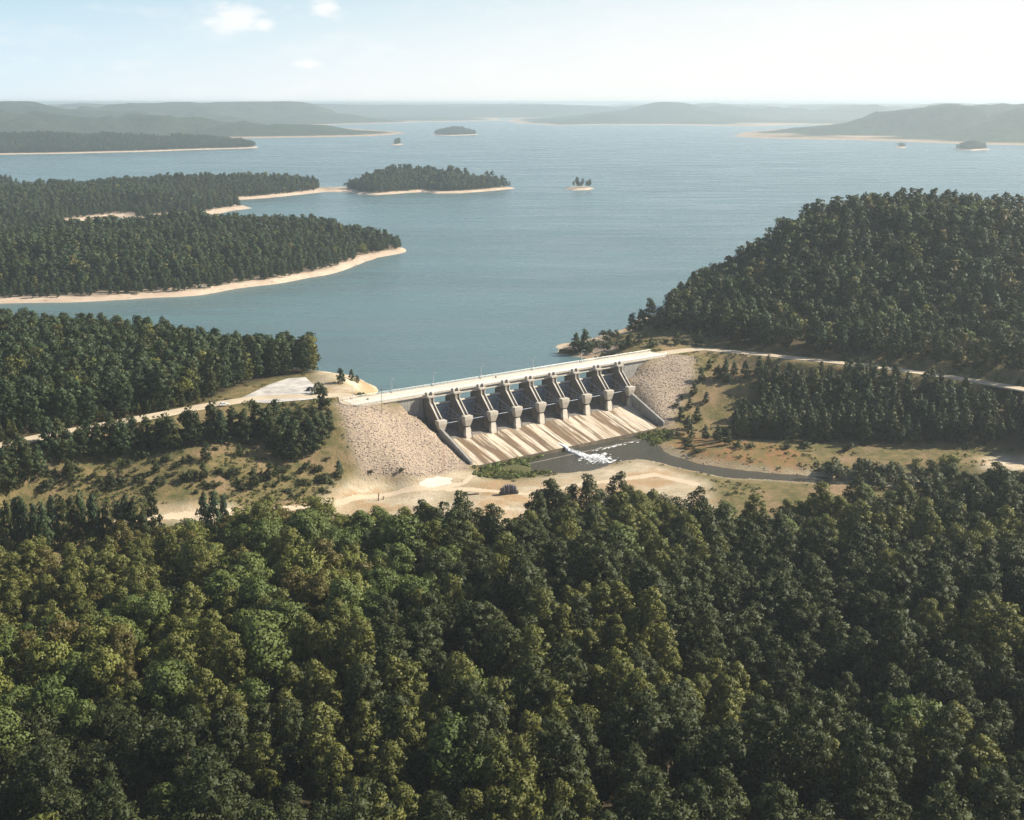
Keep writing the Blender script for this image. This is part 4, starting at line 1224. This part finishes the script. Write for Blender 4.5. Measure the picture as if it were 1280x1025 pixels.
# islet with its few pines: single trees
def pine(e_name, loc, me_pair, s, label, cat, group, lean=0):
    e = empty(e_name, loc, r_.random() * 6.28); e.scale = (s, s, s)
    tag(e, label, cat, group)
    link('trunk', me_pair[1], M['bark'], e); link('crown', me_pair[0], None, e)
    return e
X, Y, hz, s_, res = LANDS['islet']
cand = [(X[j_, i_], Y[j_, i_], hz[j_, i_]) for j_ in range(X.shape[0]) for i_ in range(X.shape[1]) if hz[j_, i_] > 1.0]
for i, q in enumerate(r_.permutation(len(cand))[:12]):
    a = cand[q]
    pine('island_pine', (a[0] + r_.normal(0, 1), a[1], a[2] - .2), PINE[[1, 4, 7][i % 3]], .45 + .3 * r_.random(), 'small pine on the bare islet in the middle of the lake', 'island pine', 'pines on the islet')

# ------------------------------------------------------------------ single trees and shrubs round the dam
def at(px, py): return ground_px(px, py)
def put_young(px, py, hgt, label, group=None, slim=1.0):
    i = r_.integers(len(YOUNG)); p = at(px, py)
    s = hgt / YOUNG[i][2]
    e = pine('young_pine', p, YOUNG[i], s, label, 'young pine', group)
    e.scale = (s * slim, s * slim, s)
    return e
def put_shrub(px, py, w, label, group=None, bright=False):
    i = r_.integers(4) if not bright else 4 + r_.integers(2); p = at(px, py)
    e = empty('shrub', p, r_.random() * 6.28); s = w / 3.4; e.scale = (s, s, s * (.85 + .4 * r_.random()))
    tag(e, label, 'shrub', group)
    link('stem', SHRUB[i][1], M['bark'], e); link('foliage', SHRUB[i][0], None, e)
    return e
# row of dark pines along the downstream side of the left road
rowpx = [(65, 573), (80, 570), (95, 572), (110, 566), (126, 571), (140, 563), (155, 568), (170, 560), (186, 563), (202, 556), (216, 560), (232, 552), (248, 556), (262, 548), (275, 552), (290, 545), (305, 549), (318, 541), (332, 546), (345, 538), (360, 543)]
for i, (a, c_) in enumerate(rowpx):
    put_young(a + r_.normal(0, 2), c_ + r_.normal(0, 2), 11 + 5 * r_.random(), 'dark pine in the row below the left road', 'pines in the row below the left road')
for i in range(16):
    put_young(70 + i * 18 + r_.normal(0, 4), 576 - i * 2.2 + r_.normal(0, 3), 9 + 5 * r_.random(), 'dark pine in the row below the left road', 'pines in the row below the left road')
for a, c_ in [(8, 600), (20, 610), (35, 602), (5, 618), (48, 596), (28, 590), (12, 586)]:
    put_young(a, c_, 11 + 4 * r_.random(), 'dark pine at the left end of the grassy slope', 'pines at the left end of the grassy slope')
for a, c_ in [(352, 572), (365, 578), (378, 572), (390, 566), (340, 560), (372, 560), (356, 552), (386, 552), (398, 560), (330, 548), (392, 540), (376, 545)]:
    put_young(a, c_, 11 + 4 * r_.random(), 'dark pine in the clump beside the left riprap slope', 'pines in the clump beside the left riprap slope')
for a, c_, h_, lab in [(88, 600, 8, 'dense dark pine standing alone on the dry left slope'), (195, 592, 6, 'low dark pine in the middle of the grassy slope'), (258, 577, 8, 'tall thin pine with a shadow on the grass slope'),
                       (255, 600, 7, 'dark pine just below the tall thin slope pine'), (300, 570, 5, 'small pine above the bare patch of the slope'), (318, 610, 8, 'bushy pine at the foot of the slope near the dirt flat'),
                       (338, 600, 8, 'light green pine beside the clump near the riprap'), (423, 598, 7, 'dark pine at the foot of the left riprap slope'), (403, 547, 11, 'tall bright pine at the upper edge of the left riprap'),
                       (411, 540, 10, 'narrow green pine hugging the left riprap edge'), (405, 512, 11, 'ragged open pine beside the car park entrance')]:
    put_young(a, c_, h_, lab)
for a, c_, h_, lab in [(426, 480, 7.5, 'lone pine with a dark shadow on the sandy knoll'), (440, 476, 5.5, 'smaller pine at the lake edge of the sandy knoll'), (447, 479, 4, 'low green sapling beside the knoll pine by the water')]:
    put_young(a, c_, h_, lab)
# pines lining the edge below the bottom track (light green young row)
for i in range(26):
    if 17 < i < 23: continue
    put_young(2 + i * 11.2 + r_.normal(0, 2), 690 + r_.normal(0, 3) - (6 if i > 16 else 0), 16 + 5 * r_.random(), 'slim green young pine in the row beside the bottom track', 'young pines beside the bottom track', .55)
# point right of the dam
for a, c_, h_ in [(812, 411, 14), (826, 412, 11), (838, 410, 12), (852, 412, 12), (866, 414, 11), (880, 414, 13), (893, 416, 13), (905, 420, 12), (846, 405, 12), (870, 405, 12), (790, 415, 9), (800, 413, 10)]:
    put_young(a, c_, h_ * 1.3, 'pine in the belt between the point and the hill road', 'pines between the lake point and the hill road')
for a, c_, h_, lab in [(731, 440, 13, 'rounded dark tree on the rocky point right of the bridge'), (720, 438, 10, 'smaller dark tree at the tip of the rocky point'), (786, 434, 7, 'dark pine nearest the bridge on the grassy right point'),
                       (845, 432, 8, 'dark pine with a shadow beside the right road'), (873, 431, 8, 'round dark pine by the track junction')]:
    put_young(a, c_, h_, lab)
for a, c_ in [(745, 432), (757, 433), (768, 430), (776, 436), (762, 421), (752, 420), (772, 422), (818, 434), (832, 429), (858, 430), (740, 441), (800, 430)]:
    put_shrub(a + r_.normal(0, 2), c_, 3 + 2.5 * r_.random(), 'dark scrub bush on the grassy point right of the bridge', 'bushes on the right point')
# right of the right riprap
for a, c_, h_ in [(880, 478, 9), (895, 475, 8), (907, 478, 10), (868, 495, 8), (880, 505, 7), (866, 548, 7), (880, 550, 8), (895, 553, 9), (910, 556, 8), (857, 538, 8), (850, 525, 8), (870, 528, 9), (862, 512, 7), (915, 470, 8), (930, 473, 9), (888, 462, 6), (905, 462, 6)]:
    put_young(a + r_.normal(0, 2), c_, h_ * .8 + 1.5 * r_.random(), 'dark pine on the dry slope beside the right riprap', 'pines beside the right riprap')
for a, c_ in [(846, 545), (856, 553), (872, 566), (862, 560), (838, 548), (850, 500), (845, 510), (905, 545), (920, 560), (985, 562), (1010, 560), (1060, 563), (940, 560)]:
    put_shrub(a + r_.normal(0, 2), c_, 3.5 + 2.5 * r_.random(), 'dark bush at the foot of the right slope', 'bushes at the foot of the right slope')
for a, c_, w, lab in [(1040, 595, 13, 'wide dark thicket on the far river bank'), (1078, 595, 10, 'second dark thicket on the river bank, right of the widest'), (1105, 600, 10, 'dark thicket where the river disappears into the trees')]:
    put_shrub(a, c_, w, lab)
for a, c_, w, lab in [(1145, 582, 5.5, 'small bright yellow-green bush by the river thickets'), (1188, 582, 9, 'larger bright yellow-green bush on the right river flat')]:
    put_shrub(a, c_, w, lab, None, True)
for i in range(26):
    a = 1085 + 215 * r_.random(); c_ = 592 + 22 * r_.random() + (a - 1085) * .02
    put_shrub(a, c_, 6 + 4 * r_.random(), 'dark thicket bush on the right river flat', 'thicket bushes on the right river flat')
slope_sh = [(50, 590), (70, 595), (62, 607), (100, 590), (115, 597), (125, 605), (138, 598), (150, 606), (160, 596), (172, 603), (130, 612), (112, 612), (205, 577), (222, 583), (210, 597), (226, 605), (238, 603), (268, 609), (285, 600), (295, 590),
            (310, 560), (270, 565), (330, 595), (345, 608), (362, 600), (380, 600), (395, 603), (407, 603), (400, 590), (385, 588), (410, 575), (180, 572), (165, 578), (140, 580), (90, 585), (240, 590), (300, 612), (355, 590), (370, 607), (388, 609)]
for a, c_ in slope_sh:
    put_shrub(a + r_.normal(0, 2), c_ + r_.normal(0, 2), 2.2 + 3.2 * r_.random() ** 1.5, 'scrub bush on the dry grass slope below the left road', 'bushes on the left slope')
for i in range(70):
    a = 25 + 390 * r_.random(); c_ = 578 + 40 * r_.random() + 8 * (a > 250)
    put_shrub(a, min(c_, 622), 1.6 + 3.4 * r_.random() ** 2, 'scrub bush on the dry grass slope below the left road', 'bushes on the left slope')
for i in range(30):
    a = 702 + 100 * r_.random(); c_ = 441 - (a - 702) * .17 + r_.normal(0, 3)
    put_shrub(a, c_, 2.4 + 2.8 * r_.random(), 'dark scrub bush on the grassy point right of the bridge', 'bushes on the right point')
for a, c_, w, lab in [(398, 493, 6, 'spreading dark bush in the car park island'), (501, 590, 2.2, 'small dark bush at the foot of the left riprap'), (464, 592, 1.8, 'tiny bush on the left edge of the dirt flat'),
                      (448, 505, 3, 'low dark scrub under the bridge end beside the riprap'), (462, 505, 3.5, 'dark scrub in the corner of the left abutment'), (621, 598, 2.6, 'dark bush at the edge of the green pool margin'), (812, 553, 2, 'small bush beside the bright grass patch right of the pool'), (290, 483, 5, 'grey leafless-looking bush at the car park edge')]:
    put_shrub(a, c_, w, lab)

# low scrub, marsh plants and riprap stones: masses
x, y = jitter_grid(-330, 330, 430, 760, 2.2, r_, .0, .5)
z = ground(x, y); px, py = proj(x, y, z); uu, vv = to_uv(x, y)
wgrid = lambda a: a[np.clip(((y - GY0) / GS + .5).astype(int), 0, len(gy) - 1), np.clip(((x - GX0) / GS + .5).astype(int), 0, len(gx) - 1)]
dens = fbm(x, y, 16, 203, 3)
k = (wgrid(sand) < .2) & (wgrid(rip) < .2) & (wgrid(wood) < .3) & (np.minimum(seg_dist(x, y, road_left), seg_dist(x, y, road_right)) > 6) & (seg_dist(x, y, lot, True) > 2) & ~inside(x, y, lot) & (dens > .50) & (r_.random(len(x)) < np.where(y < 560, np.where(x > 60, np.where(z > -9, .6, .2), .8), .5)) & (z > -14.9)
k &= ~((uu > -37) & (uu < 153) & (vv > -16) & (vv < 35)) & ~((z < 3) & (y > 600))
scatter('undergrowth', TUFTS, np.stack([x[k], y[k], z[k] - .05], -1), r_.random(k.sum()) * 6.28, .4 + .7 * r_.random(k.sum()) ** 2, r_.integers(0, 4, k.sum()), 'low weeds and scrub growing through the dry grass', 'undergrowth')
print('tufts', k.sum())
x, y = jitter_grid(-60, 90, 470, 600, 1.1, r_, 0, .5)
z = ground(x, y); k = (wgrid(green) > .3) & (z > WZ - .9) & (fbm(x, y, 7, 14, 2) > .36)
scatter('marsh_plants', MARSH, np.stack([x[k], y[k], np.maximum(z[k], WZ) - .05], -1), r_.random(k.sum()) * 6.28, .4 + 1.0 * r_.random(k.sum()) ** 2, r_.integers(0, 3, k.sum()), 'bright green marsh plants along the margin of the spillway pool', 'marsh plants')
x, y = jitter_grid(-120, 140, 470, 760, .9, r_, 0, .5)
z = ground(x, y); uu, vv = to_uv(x, y)
k = (wgrid(rip) > .45) & ~((uu > -1.5) & (uu < 117.5) & (vv > -16) & (vv < 35)) & (r_.random(len(x)) < .75)
scatter('riprap_stones', ROCKS, np.stack([x[k], y[k], z[k] + .05], -1), r_.random(k.sum()) * 6.28, .30 + .60 * r_.random(k.sum()) ** 2.6, r_.integers(0, 4, k.sum()), 'loose pinkish grey riprap stones on the slopes beside the spillway', 'riprap')
print('rocks', k.sum())

# ------------------------------------------------------------------ small things
# bleached gravel pad and the wheel track on the dirt flat, laid on the ground
def drape(name, poly_or_line, mat, width=None, lift=.07, res=.8, seed=5):
    P = np.array(poly_or_line)
    m_ = 0 if width is None else width
    X, Y = np.meshgrid(np.arange(P[:, 0].min() - m_, P[:, 0].max() + m_, res), np.arange(P[:, 1].min() - m_, P[:, 1].max() + m_, res))
    d = seg_dist(X, Y, P, width is None) 
    rag = (fbm(X, Y, 5, seed, 3) - .5)
    keep = (np.where(inside(X, Y, P), -d, d) + rag * 4 < 0) if width is None else (d + rag * 2.2 < width / 2)
    me_, _ = grid_mesh(name, X, Y, ground(X, Y) + lift, keep)
    return tag(link(name, me_, mat), kind='structure')
drape('gravel_pad', [at(a_, c_)[:2] for a_, c_ in [(524, 604), (548, 596), (566, 598), (562, 605), (538, 611)]], M['pad'])
M['track'] = plain('pale wheel-worn dirt', (.50, .40, .28), 1.0, 0, .2)
drape('dirt_track', [at(a_, c_)[:2] for a_, c_ in [(150, 652), (230, 646), (320, 640), (400, 634), (450, 622), (510, 612), (590, 612), (660, 618), (740, 604), (820, 594), (870, 606)]], M['track'], 3.6, .05)
drape('wheel_track', [at(a_, c_)[:2] for a_, c_ in [(500, 616), (545, 612), (580, 604), (592, 594)]], M['track'], 2.4, .09, .8, 9)
# row of dark upright panels on a low base
px_, py_, pz_ = at(636, 617.5)
cr_ = empty('panel_stack', (px_, py_, pz_), R(18))
tag(cr_, 'row of dark upright panels standing on a low sledge on the sandy flat', 'panel stack')
b_ = MB().box(-3.9, 3.9, -1.3, 1.3, .35, .8)
b_.box(-3.7, 3.7, -1.15, -.85, 0, .35); b_.box(-3.7, 3.7, .85, 1.15, 0, .35)
b_.build('sledge', M['black'], cr_, .05)
for i, (xx, h_, g_) in enumerate([(-3.1, 1.9, 0), (-2.2, 2.5, 1), (-1.3, 3.0, 0), (-.3, 3.3, 1), (.7, 3.0, 0), (1.7, 2.9, 1), (2.7, 2.5, 1)]):
    q = MB().prism([(-1.1, .81), (1.1, .81), (.9, .81 + h_), (-.9, .81 + h_ * .92)], xx - .3, xx + .28).build('panel', M['grey_slab' if g_ else 'dark_slab'], cr_, .04)
for s in (-1, 1):
    MB().box(-3.8, 3.8, s * 1.22 - .06, s * 1.22 + .06, 1.5, 1.75).build('side_rail', M['black'], cr_)
# log
p = at(590, 619)
lg = empty('fallen_log', (p[0], p[1], p[2] + .25), R(12)); tag(lg, 'dark reddish log lying on the sandy flat left of the panels', 'log')
MB().tube((-2.9, 0, 0), (2.9, .1, 0), .34, .27, 10).build('stem', M['log'], lg)
MB().tube((1.2, 0, .1), (1.7, .8, .5), .1, .06, 6).build('branch_stub', M['log'], lg)
# dead snags by the clearing edge
for a, c_, lab in [(473, 626, 'dark leafless snag standing at the edge of the dirt flat'), (479, 625, 'short dark stump right of the leafless snag')]:
    p = at(a, c_); e = empty('dead_snag', p, 0); tag(e, lab, 'snag')
    h_ = 3.4 if a < 475 else 1.6
    MB().tube((0, 0, -.3), (.1, 0, h_), .26, .12, 8).build('trunk', M['log'], e)
    MB().tube((.05, 0, h_ * .55), (.7, .2, h_ * .85), .1, .04, 6).build('branch', M['log'], e)
for a, c_, h_, lab in [(790, 950, 17, 'reddish leafless dead tree among the dark trees of the near hollow'), (1050, 760, 15, 'pale bare snag rising from the dark wood at right'), (330, 830, 16, 'grey bare snag in the near forest at left')]:
    p = at(a, c_); e = empty('dead_tree', p, r_.random() * 6); tag(e, lab, 'dead tree')
    mb = MB().tube((0, 0, -.5), (.2, .1, h_ * .5), .28, .19, 8).tube((.2, .1, h_ * .5), (.1, .4, h_ + 3), .19, .05, 7)
    mb.build('trunk', M['log' if a == 790 else 'pale_bark'], e)
    bb = MB()
    for q in range(16):
        z_ = h_ * (.5 + .55 * r_.random()); an = r_.random() * 6.28; l_ = 1.2 + 2.6 * r_.random()
        bb.tube((.15, .2, z_), (l_ * math.cos(an), l_ * math.sin(an), z_ + .8 + r_.random()), .07, .025, 5)
    bb.build('branches', M['log' if a == 790 else 'pale_bark'], e)
x, y = jitter_grid(20, 190, 470, 600, 1.0, r_, 0, .5)
z = ground(x, y); k = (wgrid(rs) > .3) & (wgrid(rs) < 5.5) & (y > 470) & (z > WZ) & (r_.random(len(x)) < .32) & (to_uv(x, y)[1] > 36)
scatter('bank_stones', ROCKS, np.stack([x[k], y[k], z[k]], -1), r_.random(k.sum()) * 6.28, .25 + .6 * r_.random(k.sum()) ** 2.5, r_.integers(0, 4, k.sum()), 'pale stones strewn along the banks of the outflow stream', 'stones')
# red twin-legged gauge mast on the riprap
p = at(554, 592); p2 = at(548, 594)
e = empty('gauge_mast', p, TH); tag(e, 'slim rusty red ladder mast standing on the left riprap', 'mast')
for s in (-.45, .45):
    MB().tube((s, 0, -.3), (s, 0, 12.5), .07, .07, 6).build('rail', M['rust'], e)
rg = MB()
for i in range(15): rg.tube((-.45, 0, .6 + i * .8), (.45, 0, .6 + i * .8), .035, n=5)
rg.build('rungs', M['rust'], e)
MB().box(-.8, .8, -.5, .5, -.4, .12).build('footing', M['concrete_pale'], e)
# thin utility pole by the abutment
p = at(477.5, 517); e = empty('utility_pole', p, TH); tag(e, 'thin dark pole in front of the left abutment wall', 'pole')
MB().tube((0, 0, -.5), (0, 0, 11.5), .13, .08, 8).build('pole', M['bark'], e)
MB().box(-.9, .9, -.06, .06, 10.9, 11.05).build('crossarm', M['bark'], e)
# cars
def car(px, py, rz, paint, label, z=None):
    q = unproj(px, py, ROADZ + .12)
    e = empty('parked_car', (q[0], q[1], ROADZ + .13), rz); tag(e, label, 'car')
    prof = [(-2.2, .35), (-2.2, .85), (-2.05, 1.0), (-1.55, 1.05), (-1.15, 1.45), (.35, 1.47), (1.0, 1.02), (2.0, .88), (2.2, .65), (2.2, .35)]
    MB().prism(prof, -.86, .86).build('body', M[paint], e, .08)
    for x0 in (-.87, .835):
        MB().prism([(-1.4, 1.08), (-1.1, 1.38), (.3, 1.40), (.82, 1.08)], x0, x0 + .035).build('side_window', M['glass'], e)
    MB().add([(-.75, .44, 1.455), (.75, .44, 1.455), (.78, .98, 1.075), (-.78, .98, 1.075)], [(0, 1, 2, 3)]).build('windscreen', M['glass'], e)
    MB().add([(-.75, -1.22, 1.40), (.75, -1.22, 1.40), (.78, -1.56, 1.09), (-.78, -1.56, 1.09)], [(0, 1, 2, 3)]).build('rear_window', M['glass'], e)
    for xx in (-.8, .8):
        for yy in (-1.35, 1.35):
            w = MB().tube((xx - .12, yy, .33), (xx + .12, yy, .33), .33, n=14).build('wheel', M['black'], e)
            MB().tube((xx - .14, yy, .33), (xx + .14, yy, .33), .18, n=10).build('rim', M['metal'], w)
    return e
car(388, 487.5, R(-25), 'paint_dark', 'small dark car parked alone on the pale car park')
car(280, 507, R(-60), 'paint_white', 'white car half hidden by pines on the left road')

# ------------------------------------------------------------------ haze
hz = MB().box(-28000, 28000, -300, 45000, -19, 156)
m = bpy.data.materials.new('haze'); m.use_nodes = True
nt = m.node_tree; nt.nodes.clear()
o_ = nt.nodes.new('ShaderNodeOutputMaterial'); pv = nt.nodes.new('ShaderNodeVolumePrincipled')
pv.inputs['Color'].default_value = (.82, .93, 1.0, 1)
pv.inputs['Density'].default_value = 9.6e-5
pv.inputs['Anisotropy'].default_value = .45
nt.links.new(pv.outputs[0], o_.inputs['Volume'])
o = hz.build('haze', m); tag(o, 'pale summer haze over the lake', 'haze', kind='stuff')
